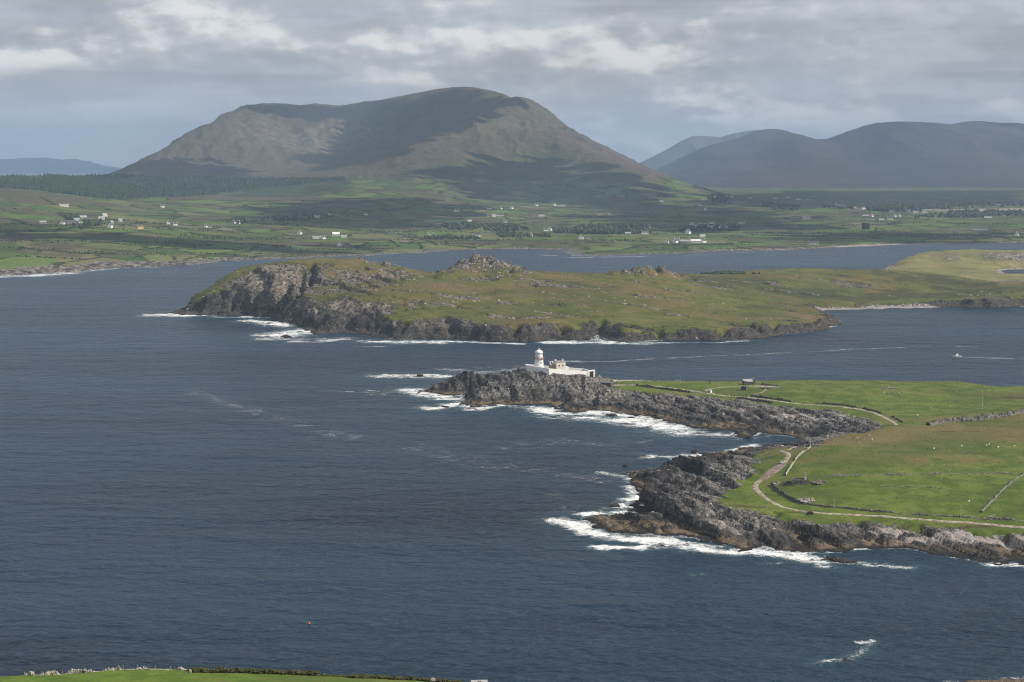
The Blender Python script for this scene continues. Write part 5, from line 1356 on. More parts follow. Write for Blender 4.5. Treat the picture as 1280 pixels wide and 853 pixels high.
# ------------------------------------------------------------------ vehicles
def car(px, py, rz, paint, label, tall=False):
    x, y, z = ground(px, py, [HEAD])
    C_ = thing('parked_car', label, 'car', (x, y, z + .14), rz)
    hb = .95 if not tall else 1.05
    prof = [(-2.15, .35), (2.1, .35), (2.2, .6), (2.1, .82), (1.15, hb), (-1.9, hb + .04), (-2.2, .8)]
    b_ = MB().prism(prof, -.85, .85)
    ht = 1.45 if not tall else 1.75
    cab = [(1.1, hb), (.45, ht - .04), (-.1, ht), (-1.4, ht - .03), (-1.95, hb + .04)]
    b_.prism([(cx_, cz_) for cx_, cz_ in cab], -.72, .72)
    body = b_.build('body', paint, C_)
    bv = body.modifiers.new('bevel', 'BEVEL'); bv.width = .07; bv.segments = 2
    win = MB()
    win.prism([(.85, hb + .05), (.4, ht - .12), (-.5, ht - .1), (-.5, hb + .05)], -.735, .735).prism([(-.6, hb + .05), (-.6, ht - .1), (-1.35, ht - .12), (-1.65, hb + .08)], -.735, .735)
    win.build('side_window', CARGLASS, C_)
    m_ = MB(); m_.prism([(1.13, hb + .04), (.5, ht - .06), (.46, ht - .06), (1.06, hb + .04)], -.62, .62); m_.build('windscreen', CARGLASS, C_)
    m_ = MB(); m_.prism([(-1.96, hb + .1), (-1.47, ht - .08), (-1.42, ht - .08), (-1.9, hb + .1)], -.6, .6); m_.build('rear_window', CARGLASS, C_)
    for sx in (-1.35, 1.35):
        for sy in (-.8, .8):
            w_ = MB().tube((sx, sy - .1, .32), (sx, sy + .1, .32), .34, 16).build('wheel', TYRE, C_)
            MB().tube((sx, sy - .115, .32), (sx, sy + .115, .32), .19, 12).build('rim', PALEROOF, w_)
    for sy in (-.62, .62):
        MB().box((2.17, sy, .68), (.08, .34, .16)).build('headlight', LAMPM, C_)
    return C_


car(977.5, 579.6, R(38), SILVER, 'silver car parked on the muddy bend of the track')
car(1013.2, 643.4, R(28), BLACKP, 'black car parked beside the track below the field wall', True)

# ------------------------------------------------------------------ sheep
v = [(-.45, 0, .72), (-.1, 0, .74), (.3, 0, .72), (.55, 0, .78), (.74, 0, .70), (.92, 0, .56)]
e = [(0, 1), (1, 2), (2, 3), (3, 4), (4, 5)]
rad = [.26, .31, .29, .17, .13, .08]
for ax, ay, root in ((-.38, .15, 0), (-.38, -.15, 0), (.28, .15, 2), (.28, -.15, 2)):
    v += [(ax, ay, .42), (ax, ay, .02)]; e += [(root, len(v) - 2), (len(v) - 2, len(v) - 1)]; rad += [.10, .05]
me = bpy.data.meshes.new('sheep'); me.from_pydata(v, e, [])
first = new_obj('sheep', me, WOOL)
sk = first.modifiers.new('skin', 'SKIN'); me.skin_vertices[0].data[1].use_root = True
for i, q in enumerate(rad): me.skin_vertices[0].data[i].radius = (q, q)
first.modifiers.new('sub', 'SUBSURF').render_levels = 2
for i, (a, b) in enumerate([(1090, 550.5), (1086, 546), (1167.5, 562), (1202, 558.5), (1233, 558.2), (1236, 556.5), (1247.6, 560.2), (1268, 558.8), (1147, 519.8), (1124, 492.4), (1105, 491.6), (1211, 628), (1164, 510.5), (1072, 549)]):
    o = first if i == 0 else first.copy()
    if i: COL.objects.link(o)
    o.location = ground(a, b, [HEAD]); o.scale = (1.05,) * 3; o.rotation_euler = (0, 0, rnd.uniform(0, 6.28))
    tag(o, 'white sheep grazing on the open headland pasture', 'sheep', 'sheep grazing on the headland')

# ------------------------------------------------------------------ on the water
x, y, _ = G(1197, 447)
BO = thing('motor_boat', 'small white motor boat heading left and trailing a wake', 'boat', (x, y, .1), R(182))
BO.scale = (1.25, 1.25, 1.25)
m_ = MB(); secs = [(-3.6, 1.25, 1.0, .0), (-1.5, 1.4, 1.05, -.1), (1.2, 1.3, 1.2, -.1), (3.0, .75, 1.45, .1), (4.1, .06, 1.7, .7)]
rings = [[m_.b.verts.new(q) for q in ((xx, -w_, h_), (xx, -w_ * .75, lo_), (xx, 0, lo_ - .25), (xx, w_ * .75, lo_), (xx, w_, h_))] for xx, w_, h_, lo_ in secs]
for a_, b_ in zip(rings[:-1], rings[1:]):
    for i in range(5): m_.b.faces.new((a_[i], a_[(i + 1) % 5], b_[(i + 1) % 5], b_[i]))
m_.b.faces.new(rings[0]); m_.b.faces.new(rings[-1][::-1]); m_.build('hull', WHITE_SMOOTH, BO)
MB().box((.6, 0, 1.9), (2.2, 1.9, 1.7), taper=.85).build('cabin', WHITE_SMOOTH, BO)
MB().box((1.62, 0, 2.2), (.1, 1.55, .6)).build('windscreen', CARGLASS, BO)
MB().tube((-.2, 0, 2.7), (-.2, 0, 4.4), .05, 6).build('mast', PALEWOOD, BO)
MB().box((-3.8, 0, .9), (.45, .5, 1.1)).build('outboard_motor', SLATE, BO)

x, y, _ = G(386.5, 780)
BU = thing('buoy', 'orange buoy floating alone on the dark open water', 'buoy', (x, y, 0))
MB().lathe([(.1, -.4), (.55, -.1), (.62, .3), (.4, .7), (.15, .85)], 16).build('float', ORANGE, BU, True)
MB().tube((0, 0, .8), (0, 0, 1.5), .05, 6).build('staff', PALEWOOD, BU)
BU.scale = (.8, .8, .8)


def sea_rock(px, py, sx, sy, sz, label, seed, rz=0):
    x, y, _ = G(px, py)
    m_ = MB(); m_.stone((0, 0, 0), (sx, sy, sz), seed, 3)
    r_ = random.Random(seed)
    m_.stone((sx * .5, sy * .2, -.1), (sx * .5, sy * .6, sz * .7), seed + 1, 2).stone((-sx * .6, -sy * .1, -.1), (sx * .45, sy * .5, sz * .55), seed + 2, 2)
    o = m_.build('sea_rock', SEAROCK); o.location = (x, y, 0); o.rotation_euler.z = rz
    return tag(o, label, 'sea rock')


sea_rock(358, 422, 7, 4, 3.0, 'dark rock standing in surf off the island cliff', 41)
sea_rock(336, 404.5, 3.5, 2, 1.4, 'low rock in white water close under the island cliff', 42)
sea_rock(525, 470.5, 3.4, 2, 2.0, 'lone dark rock in the breaker off the lighthouse point', 43)
sea_rock(556, 509, 4.5, 2.2, 1.2, 'low dark rock in foam below the lighthouse point', 44)
sea_rock(764, 520, 3.6, 5, 1.8, 'dark rock in the wide surf below the lighthouse road', 45)
sea_rock(789, 523, 3.0, 2.0, 1.2, 'smaller rock in the wide surf right of its neighbour', 46)
sea_rock(1042, 700, 6.5, 2.8, 1.4, 'long flat reef awash off the near shore', 47, -.2)
sea_rock(1062, 703.5, 4.5, 1.6, 1.0, 'low rock at the right end of the awash reef', 48, -.3)
sea_rock(768, 633.5, 3.6, 2, 1.8, 'dark pointed rock in surf beside the near point', 49)
sea_rock(782, 583, 2.2, 1.6, 1.2, 'small rock just off the top of the near point', 50)
sea_rock(1058, 825, 2.2, 1.0, .55, 'small dark reef breaking the open water at lower right', 51, .2)
sea_rock(1030, 829, 1.6, .8, .35, 'tiny awash rock left of the lower right reef', 52)
sea_rock(826, 683, 2.6, 1.4, .8, 'low rock in the foam in front of the near cliffs', 53)
sea_rock(935, 548, 4, 2.4, 1.8, 'tan topped rock at the mouth of the cove', 54)
sea_rock(868, 566, 3.2, 2.2, 2.2, 'dark rock guarding the near side of the cove', 55)

x, y, _ = G(745, 426.5)
m_ = MB(); r_ = random.Random(5)
for i in range(260):
    h_ = 7.0 * r_.random() ** 2.2; sp = (1.2 + 5.5 * (1 - h_ / 7)) * r_.gauss(0, .6)
    s_ = r_.uniform(.10, .38) * (1.3 - h_ / 9); m_.stone((x + sp + .22 * h_, y + 3 + r_.uniform(-2, 2), h_), (s_, s_, s_ * 1.3), i, 1)
tag(m_.build('wave_spray', SPRAY), kind='stuff')

# ------------------------------------------------------------------ houses on the far shore
COLS = {'w': WHITE, 'c': CREAM, 'g': GREYWALL, 'y': YELLOW}
ROOFS = {'s': SLATE, 'p': PALEROOF, 'r': REDROOF, 'n': GREENROOF, 'w': WHITE}
_mesh_cache = {}


def house(px, py, L, Wd, Hh, col, roof, turn, label, group=None, cat='house', chim=2):
    """gabled house; turn in degrees, 0 = long side to the viewer, 90 = gable to the viewer"""
    x, y, z = ground(px, py, [MAIN])
    T_ = thing('white_house' if col == 'w' else 'farm_house', label, cat, (x, y, z), R(turn) - math.atan2(x, y), group)
    key = (L, Wd, Hh, col, roof, chim)
    if key not in _mesh_cache:
        rise = Wd * .42
        wm = MB(); wm.prism([(-Wd / 2, -2.5), (Wd / 2, -2.5), (Wd / 2, Hh), (0, Hh + rise), (-Wd / 2, Hh)], -L / 2, L / 2, Matrix.Rotation(R(-90), 4, 'Z'))
        w_ = wm.build('wall', COLS[col], T_)
        rm = MB(); q = .35
        rm.prism([(-Wd / 2 - q, Hh - .25), (-Wd / 2 - q, Hh + .05), (0, Hh + rise + .32), (Wd / 2 + q, Hh + .05), (Wd / 2 + q, Hh - .25), (0, Hh + rise + .04)], -L / 2 - .15, L / 2 + .15, Matrix.Rotation(R(-90), 4, 'Z'))
        r_ = rm.build('roof', ROOFS[roof], T_)
        cs = []
        for k in range(chim):
            cx_ = (L / 2 - .6) * (1 if k else -1)
            cs.append(MB().box((cx_, 0, Hh + rise + .8), (1.1, 1.3, 2.2)).build('chimney', COLS[col], r_))
        ws = []
        for k in range(3 if L > 11 else 2):
            wx_ = -L / 2 + (k + .5) * L / (3 if L > 11 else 2)
            ws.append(MB().box((wx_, -Wd / 2 - .02, Hh * .52), (1.3, .1, 1.5)).build('window', DARKHOLE, T_))
        _mesh_cache[key] = T_
    else:
        for ch in [c for c in bpy.data.objects if c.parent == _mesh_cache[key]]: copy_tree(ch, T_)
    return T_


g1 = ('small white house among the village rows at the foot of the dark shaded hill', 'houses of the village under the dark hill')
g2 = ('tiny pale house in the far hamlet left of the dark wooded knoll', 'houses of the far hamlet')
g3 = ('tiny pale house scattered round the foot of the dark wooded knoll', 'houses round the wooded knoll')
g4 = ('tiny white house far off at the head of the valley behind the mountain foot', 'houses at the valley head')
g5 = ('pale farm building of the large farmstead among dark trees on the left hill', 'buildings of the left farmstead')
HOUSES = [
    (80, 258.5, 26, 8, 4, 'c', 'p', 5, 'long pale bungalow high on the left slope below the forest'),
    (54, 280, 16, 7, 4, 'g', 'p', 0, 'grey house at the far left end of the left farmstead'),
    (203, 259.5, 12, 7, 5, 'w', 's', 20, 'white cottage alone on the green slope below the left forest'),
    (138, 285, 12, 8, 6, 'w', 's', 70, 'white gabled house below the dark farm sheds on the left'),
    (139, 280.5, 12, 8, 5, 'g', 'p', 60, 'grey gabled house just behind the white gabled one'),
    (150.5, 277, 10, 7, 4, 'c', 'p', 10, 'small pale house right of the left farmstead trees'),
    (174.5, 286, 16, 8, 5, 'y', 's', 35, 'ochre yellow house standing alone on the left shore fields'),
    (166.5, 284.5, 10, 6, 3, 'g', 's', 0, 'low grey shed beside the ochre yellow house'),
    (210, 280.5, 10, 7, 5, 'w', 's', 80, 'white gable end left of a pair on the left fields'),
    (219, 282, 12, 7, 4, 'w', 's', 20, 'lower white house right of the pair on the left fields'),
    (296, 280, 18, 8, 5, 'w', 's', 25, 'white farmhouse with dark trees right behind it'),
    (289, 281, 10, 7, 3, 'g', 's', 0, 'grey outhouse left of the farmhouse backed by dark trees'),
    (257, 284.5, 10, 7, 4, 'w', 's', 60, 'small white house on the left of a low roadside pair'),
    (262.5, 285, 9, 6, 3, 'c', 's', 0, 'smaller pale house on the right of a low roadside pair'),
    (374.5, 293, 14, 9, 5, 'w', 's', 70, 'bright white gabled house on the mid left shore terrace'),
    (396, 299, 20, 7, 3.5, 'w', 'p', 0, 'long white low house on the shore behind the western cliff of the island'),
    (404, 299, 12, 7, 4, 'w', 's', 50, 'white gabled neighbour at the right of the long low shore house'),
    (396, 272.3, 16, 7, 4, 'w', 'p', 0, 'white house on the dark moor edge above the shore terrace'),
    (411.5, 270, 12, 7, 5, 'w', 's', 60, 'white house further back at the right of the moor edge'),
    (420, 294.5, 18, 10, 4, 'w', 'w', 0, 'big pale shed on the bare brown field by the shore'),
    (430, 297.5, 14, 8, 3, 'c', 'p', 0, 'low pale shed below the big one on the brown field'),
    (425, 308, 13, 10, 5.5, 'w', 's', 78, 'bright white gable end close above the mainland beach'),
    (434, 308, 14, 8, 4, 'g', 's', 0, 'dark roofed long barn right of the gable above the beach'),
    (457.5, 269.3, 14, 8, 5, 'w', 's', 0, 'white two chimney house alone in the dark middle fields'),
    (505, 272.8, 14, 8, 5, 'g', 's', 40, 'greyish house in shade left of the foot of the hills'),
    (535, 295.8, 14, 8, 5, 'w', 's', 75, 'left white house of two at the end of the hedge line'),
    (541.5, 295.8, 12, 8, 5, 'w', 's', 80, 'right white house of two at the end of the hedge line'),
    (597.5, 296.3, 16, 8, 6, 'w', 's', 0, 'tall white house with two chimneys right behind the island knoll'),
    (571, 265, 18, 9, 5, 'w', 's', 50, 'white farmhouse on green ground at the edge of the hill shadow'),
    (586.5, 277, 14, 8, 4, 'w', 's', 40, 'small white house right above the green roofed barns'),
    (561, 280.5, 22, 12, 4, 'g', 'n', 0, 'left green roofed barn in the middle fields', 'barn'),
    (570, 280.8, 20, 12, 4, 'g', 'n', 10, 'right green roofed barn in the middle fields', 'barn'),
    (611, 271, 12, 8, 4, 'c', 's', 0, 'small pale house left of the long white house under the hill'),
    (617, 271, 12, 8, 4, 'c', 'p', 30, 'pale cottage almost touching the long white house under the hill'),
    (624, 270.5, 30, 8, 4.5, 'w', 's', 0, 'longest white house at the foot of the front hill'),
    (626, 262, 12, 8, 5, 'w', 's', 70, 'white gable up behind the longest white house'),
    (612, 262.8, 18, 8, 3, 'g', 'p', 0, 'pale roofed shed on the hill lane above the longest white house', 'shed'),
    (639.5, 261, 13, 9, 4, 'w', 's', 60, 'white house right beside the pale lane on the hill foot'),
    (670.5, 257.5, 14, 9, 4, 'w', 's', 60, 'left white house on the upper edge of the fields under the dark hill'),
    (692.5, 257.3, 14, 9, 6, 'w', 's', 70, 'white gabled house with a long low wing under the dark hill'),
    (701, 258.5, 34, 5, 2.5, 'w', 'p', -4, 'long low white wing running right from a gabled house'),
    (677, 271.5, 20, 9, 4, 'c', 'p', 0, 'pale barn in the striped fields under the dark hill', 'barn'),
    (631.5, 279, 10, 6, 4, 'w', 's', 30, 'tiny white cottage in the middle of the striped fields'),
    (682.5, 289, 13, 8, 4, 'w', 's', 20, 'lower left house of the white pair beside the long dark wood'),
    (687.5, 288.7, 13, 9, 6, 'w', 's', 75, 'taller right house of the white pair beside the long dark wood'),
    (663.6, 296, 12, 8, 5, 'w', 's', 75, 'small white gable above the shore left of the barn by the headland'),
    (726.3, 299.3, 14, 11, 6, 'w', 's', 85, 'big cream white gable end on the near shore field'),
    (734, 298.5, 12, 8, 3, 'w', 's', 0, 'small low white house right beside the big gable end'),
    (762, 269, 16, 9, 4.5, 'w', 's', 60, 'white house alone in the deep shade of the dark hill'),
    (809, 285.3, 20, 9, 4, 'w', 'r', 0, 'house with a long red roof at the right end of the wood'),
    (806, 293, 18, 8, 5, 'w', 's', 10, 'white two part house below the red roofed one'),
    (785, 293.5, 16, 9, 3, 'g', 'p', 0, 'grey barn at the lower edge of the long dark wood', 'barn'),
    (826.6, 252, 16, 8, 4, 'w', 's', 20, 'white house high in the dark hill shadow at the right slope'),
    (882, 263, 13, 9, 5, 'w', 's', 65, 'white gable alone above the village in the shadow'),
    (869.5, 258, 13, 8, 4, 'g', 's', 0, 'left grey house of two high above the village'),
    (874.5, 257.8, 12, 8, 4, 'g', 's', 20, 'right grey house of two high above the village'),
    (860, 292.5, 16, 11, 6, 'w', 's', 70, 'bright white gabled house on the sunlit edge below the village'),
    (833, 304.3, 13, 11, 5, 'c', 's', 80, 'cream gable at the left end of the shore farm'),
    (846, 303.6, 20, 11, 5, 'w', 's', 50, 'large white house of the shore farm beside the cream gable'),
    (857, 303.8, 24, 9, 3.5, 'g', 'p', 0, 'low grey roofed shed in the middle of the shore farm', 'shed'),
    (869.5, 303.5, 24, 9, 4, 'w', 'w', 0, 'long white shed near the right end of the shore farm', 'shed'),
    (879, 303.4, 14, 9, 4, 'w', 's', 60, 'white gabled house at the right end of the shore farm'),
    (878, 296.5, 14, 8, 3, 'c', 'p', 20, 'pale house behind the right end of the shore farm'),
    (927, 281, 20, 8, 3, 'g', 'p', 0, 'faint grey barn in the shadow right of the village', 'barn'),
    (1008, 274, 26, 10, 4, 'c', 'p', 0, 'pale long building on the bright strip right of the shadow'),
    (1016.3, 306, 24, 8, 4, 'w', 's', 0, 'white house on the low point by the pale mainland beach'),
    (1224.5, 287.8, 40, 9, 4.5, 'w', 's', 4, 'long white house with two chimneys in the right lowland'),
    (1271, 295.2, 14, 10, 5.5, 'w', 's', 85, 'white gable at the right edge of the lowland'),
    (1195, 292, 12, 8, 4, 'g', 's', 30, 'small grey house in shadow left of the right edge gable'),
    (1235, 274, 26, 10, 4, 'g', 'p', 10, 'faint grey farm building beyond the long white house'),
    (1184, 256, 20, 9, 4, 'w', 's', 0, 'left white speck of a house beyond the pale mudflat'),
    (1248, 256.5, 22, 10, 5, 'w', 's', 0, 'right white speck of a house beyond the pale mudflat'),
]
for h in HOUSES: house(*h[:9], cat=h[9] if len(h) > 9 else 'house', chim=0 if len(h) > 9 else 2)
for a, b, L, t_, rf_ in [(865, 282, 14, 70, 's'), (870.5, 283, 16, 10, 's'), (876, 283.5, 12, 60, 's'), (880, 282.8, 20, 0, 'p'), (885, 283, 14, 20, 's'), (888.5, 280, 14, 0, 's'), (888.5, 286, 20, 0, 'p'), (893, 282.5, 14, 70, 's'), (900, 286.8, 13, 75, 's'), (904.5, 286, 12, 20, 's'), (910, 286, 14, 80, 's'), (910.5, 283, 12, 0, 's')]:
    house(a, b, L, 8, 4.5, 'w', rf_, t_, *g1)
for a, b, L, t_, rf_ in [(1041.5, 256.8, 16, 0, 's'), (1045.5, 255.8, 14, 60, 's'), (1048, 256.8, 14, 20, 's'), (1050.5, 260, 16, 0, 's'), (1055, 260, 14, 70, 's'), (1067.5, 261.5, 18, 0, 'p'), (1074, 262, 22, 0, 's'), (1078.5, 262, 18, 40, 'r')]:
    house(a, b, L, 9, 5, 'w', rf_, t_, *g2)
for a, b, L, t_, rf_, c_ in [(1082, 272, 22, 0, 'p', 'g'), (1089.7, 271.5, 16, 70, 'r', 'c'), (1088.6, 275.8, 26, 0, 's', 'w'), (1102, 262.8, 18, 0, 'r', 'w'), (1106, 263.5, 14, 60, 's', 'w'), (1115, 265, 18, 0, 's', 'w'), (1119, 265, 12, 80, 's', 'w'), (1118, 271.2, 16, 75, 's', 'w'), (1124, 271, 14, 80, 's', 'w'), (1112.7, 275, 18, 10, 's', 'w'), (1102, 277, 16, 0, 'p', 'c'), (1135.6, 265, 16, 0, 's', 'w'), (1144, 266, 18, 20, 's', 'c'), (1150, 267.4, 16, 0, 's', 'w'), (1156, 267.8, 18, 0, 'p', 'w')]:
    house(a, b, L, 9, 5, c_, rf_, t_, *g3)
for a, b, L, t_ in [(894, 247, 16, 80), (897, 248.8, 16, 20), (906, 245.6, 20, 0), (915, 246.8, 14, 30), (938, 248.5, 16, 0), (969, 248.6, 18, 30), (998.5, 250.3, 22, 60), (1010, 250.3, 20, 0), (985, 247.5, 18, 0)]:
    house(a, b, L, 10, 5, 'w', 's', t_, *g4)
for a, b, L, t_, c_, rf_ in [(78, 280.5, 12, 70, 'w', 's'), (88, 279.5, 26, 0, 'g', 's'), (100, 281.5, 16, 60, 'g', 'p'), (96, 276.5, 14, 0, 'c', 'p'), (110, 276.5, 24, 5, 'g', 's'), (118, 280.5, 30, 0, 'g', 's'), (127, 274.5, 16, 0, 'c', 'p'), (130.6, 270.5, 14, 30, 'c', 'p'), (104, 273.5, 18, 20, 'g', 'p')]:
    house(a, b, L, 9, 4, c_, rf_, t_, *g5, chim=0)

# the square castle ruin on the flat shore
x, y, z = ground(1082, 287, [MAIN])
CA = thing('castle_ruin', 'dark square ivy covered castle ruin alone on the flat lowland', 'castle ruin', (x, y, z), -math.atan2(x, y))
m_ = MB(); m_.prism([(-11, -2), (11, -2), (11, 15), (8.5, 19), (7, 16.5), (3, 17), (2, 12.5), (-2, 13), (-3, 17.5), (-7, 18), (-8, 20), (-11, 18.5)], -7, -5)
m_.prism([(-11, -2), (11, -2), (11, 17), (6, 15), (0, 18), (-6, 16), (-11, 19)], 5, 7)
m_.prism([(-7, -2), (7, -2), (7, 17), (2, 15), (-7, 18)], -11, -9, Matrix.Rotation(R(90), 4, 'Z')).prism([(-7, -2), (7, -2), (7, 16), (0, 18), (-7, 15)], 9, 11, Matrix.Rotation(R(90), 4, 'Z'))
m_.build('wall', BROADLEAF, CA)
for wx_, wz_ in ((-6, 6), (5.5, 8), (-5, 12.5)):
    MB().box((wx_, -7.05, wz_), (1.6, .3, 3)).build('window', DARKHOLE, CA)

# ------------------------------------------------------------------ woods, hedges, tufts and loose stones
_ico = bmesh.new(); bmesh.ops.create_icosphere(_ico, subdivisions=1, radius=1.0)
_IV = np.array([v.co[:] for v in _ico.verts]); _IF = np.array([[v.index for v in f.verts] for f in _ico.faces]); _ico.free()
_CV = np.array([(math.cos(k * math.pi / 3), math.sin(k * math.pi / 3), 0) for k in range(6)] + [(0, 0, 1)]); _CF = np.array([(k, (k + 1) % 6, 6) for k in range(6)])
_TV = np.array([(-.5, 0, 0), (.5, 0, 0), (.1, .05, 1.0), (0, -.5, 0), (0, .5, 0), (.05, .1, .9)]); _TF = np.array([(0, 1, 2), (3, 4, 5)])


def scatter(name, P, S, mat, V0, F0, kind='stuff', jit=.2, seed=0, shade=False):
    """one mesh of many small pieces standing at points P (n,3) with sizes S (n,3)"""
    r = np.random.default_rng(seed); n = len(P)
    a = r.uniform(0, 2 * np.pi, n); ca, sa = np.cos(a)[:, None], np.sin(a)[:, None]
    V = V0[None] * (1 + jit * r.standard_normal((n, len(V0), 1))) * S[:, None, :]
    X_ = V[..., 0] * ca - V[..., 1] * sa; Y_ = V[..., 0] * sa + V[..., 1] * ca
    V = np.stack([X_, Y_, V[..., 2]], -1) + P[:, None, :]
    F = (F0[None] + (np.arange(n) * len(V0))[:, None, None]).reshape(-1, 3)
    o = new_obj(name, quads_mesh(name, V.reshape(-1, 3), F, None, shade), mat)
    return tag(o, kind=kind) if kind else o


def in_poly(poly, n, seed):
    r = np.random.default_rng(seed); P = np.array([p[:2] for p in poly])
    lo, hi = P.min(0), P.max(0); out = []
    while sum(len(q) for q in out) < n:
        c = r.uniform(lo, hi, (n * 2, 2)); out.append(c[inside(c[:, 0], c[:, 1], P)])
    return np.concatenate(out)[:n]


# conifer plantation under the left skyline
pl = gpoly([(-20, 222.5), (100, 222), (200, 222), (300, 222.5), (430, 222.5), (432, 226), (370, 231), (290, 239), (268, 243.5), (200, 246.5), (134, 248.5), (100, 245), (50, 238.5), (-20, 234)], [MAIN])
c = in_poly(pl, 15000, 51)
d = fbm(c[:, 0] / 160, c[:, 1] / 160, 3, 52); c = c[d > -.22]
r = np.random.default_rng(53); n = len(c)
P = np.column_stack([c, MAIN(c[:, 0], c[:, 1]) - .5]); hgt = r.uniform(8, 17, n)
scatter('conifer_plantation', P, np.column_stack([hgt * .32, hgt * .32, hgt]), CONIFER, _CV, _CF, jit=.12, seed=54)


def wood(px_poly, n, lo, hi, seed, name='woodland', mat=BROADLEAF):
    c = in_poly(gpoly(px_poly, [MAIN]), n, seed); r = np.random.default_rng(seed + 1)
    h = r.uniform(lo, hi, n)
    P = np.column_stack([c, MAIN(c[:, 0], c[:, 1]) + h * .45])
    scatter(name, P, np.column_stack([h * r.uniform(.4, .7, n), h * r.uniform(.4, .7, n), h * .6]), mat, _IV, _IF, seed=seed + 2)


wood([(718, 286), (740, 284.5), (780, 284), (810, 285), (812, 292), (780, 293.5), (720, 293)], 420, 7, 14, 61)
wood([(690, 288), (718, 287), (718, 292), (692, 291.5)], 90, 5, 10, 62)
wood([(1085, 264), (1110, 259), (1125, 257), (1145, 259), (1152, 264), (1120, 266)], 420, 10, 20, 63)
wood([(86, 282), (100, 279), (126, 277), (128, 282), (100, 286)], 60, 5, 10, 64)
wood([(82, 272), (98, 271), (98, 275), (84, 276)], 40, 6, 11, 641)
wood([(284, 278), (302, 275), (310, 279), (290, 281)], 60, 6, 12, 65)
wood([(884, 249), (898, 244), (912, 250), (905, 255), (890, 253)], 90, 7, 13, 66)
wood([(945, 258), (960, 254), (1000, 258), (1000, 263), (970, 263)], 160, 6, 12, 67)
wood([(1190, 264), (1290, 263.5), (1290, 270), (1180, 271)], 200, 6, 12, 68)
wood([(1150, 268), (1230, 268), (1240, 272), (1140, 273)], 110, 5, 10, 69)
wood([(1030, 259), (1090, 258), (1290, 254), (1290, 257), (1100, 262), (1030, 262)], 240, 8, 14, 70)
wood([(600, 282), (640, 281), (660, 288), (630, 291), (605, 288)], 170, 5, 9, 71)
wood([(550, 282), (600, 281), (600, 287), (560, 288)], 140, 5, 9, 72)
wood([(620, 291), (690, 294), (690, 297), (620, 297)], 120, 4, 8, 73)
wood([(850, 284), (925, 283), (925, 289), (850, 290)], 170, 5, 9, 74)
wood([(330, 272), (400, 266), (420, 272), (350, 280)], 150, 3, 7, 75)
wood([(530, 296), (600, 297), (600, 300), (530, 299)], 90, 4, 7, 76)

# hedgerows: rows of bushes along field edges
r = np.random.default_rng(81); HP = []
for i in range(150):
    px = r.uniform(-20, 1290); py = r.uniform(258, 312) if px > 430 else r.uniform(256, 326)
    x, y, z = ground(px, py, [MAIN])
    if y < 3000 or y > 8500 or z < 2 or z > 110: continue
    a = r.normal(.15, .25) + (math.pi / 2 if r.random() < .25 else 0); L = r.uniform(60, 330)
    k = np.arange(0, L, 4.5); k = k[r.random(len(k)) < .8]
    HP.append(np.column_stack([x + np.cos(a) * k + r.normal(0, 1.2, len(k)), y + np.sin(a) * k + r.normal(0, 1.2, len(k))]))
HP = np.vstack(HP); hzz = MAIN(HP[:, 0], HP[:, 1]); HP = HP[hzz > 2]; n = len(HP)
h = r.uniform(1.2, 3.2, n)
scatter('hedgerows', np.column_stack([HP, MAIN(HP[:, 0], HP[:, 1]) + h * .3]), np.column_stack([h * r.uniform(.7, 1.3, n), h * .7, h * .7]), BROADLEAF, _IV, _IF, seed=83)


def near_scatter(name, land, box, n, keep, lo, hi, mat, V0, F0, flat, seed, sink=.1):
    r = np.random.default_rng(seed)
    x = r.uniform(box[0], box[1], n); y = r.uniform(box[2], box[3], n); z = land(x, y)
    m = (z > 1.2) & keep(x, y, z, r); x, y, z = x[m], y[m], z[m]; k = len(x)
    s = lo + (hi - lo) * r.random(k) ** 2.2
    scatter(name, np.column_stack([x, y, z - s * sink]), np.column_stack([s * r.uniform(.7, 1.3, k), s * r.uniform(.7, 1.3, k), s * flat]), mat, V0, F0, seed=seed + 1)


gB = np.array([p[:2] for p in grass_b]); TR = [[ground(a, b, [HEAD]) for a, b in q] for q in ([(1300, 661), (1200, 653), (1120, 647), (1017, 641), (966, 629), (944, 606), (968, 588), (986, 570), (1008, 556)], [(1121, 532), (1097, 518), (1050, 508.5), (985, 504), (918, 496), (870, 489.5), (800, 481.6), (766, 482)])]


def on_grass(x, y, z, r):
    ok = signed(x, y, gB) > 1
    for q in TR: ok &= seg_dist(x, y, q) > 3.5
    return ok & (fbm(x / 22, y / 22, 4, 91) + .5 * r.standard_normal(len(x)) > .25)


near_scatter('grass_tussocks', HEAD, (60, 690, 850, 1450), 110000, on_grass, .25, .7, TUSSOCK, _TV, _TF, .8, 92)
near_scatter('scattered_stones', HEAD, (60, 690, 850, 1450), 2600, lambda x, y, z, r: (signed(x, y, gB) > 1) & (fbm(x / 40, y / 40, 3, 95) > .25), .18, .6, BOULDER, _IV, _IF, .6, 96)
near_scatter('shore_boulders', HEAD, (-100, 690, 800, 1450), 7000, lambda x, y, z, r: (z > 4) & (signed(x, y, gB) < -1) & (fbm(x / 20, y / 20, 3, 97) > -.1), .3, 1.5, BOULDER, _IV, _IF, .6, 98)
near_scatter('island_tussocks', ISLE, (-470, 900, 1800, 2700), 60000, lambda x, y, z, r: fbm(x / 45, y / 45, 4, 101) + .4 * r.standard_normal(len(x)) > .15, .5, 1.5, TUSSOCK, _TV, _TF, .8, 102)


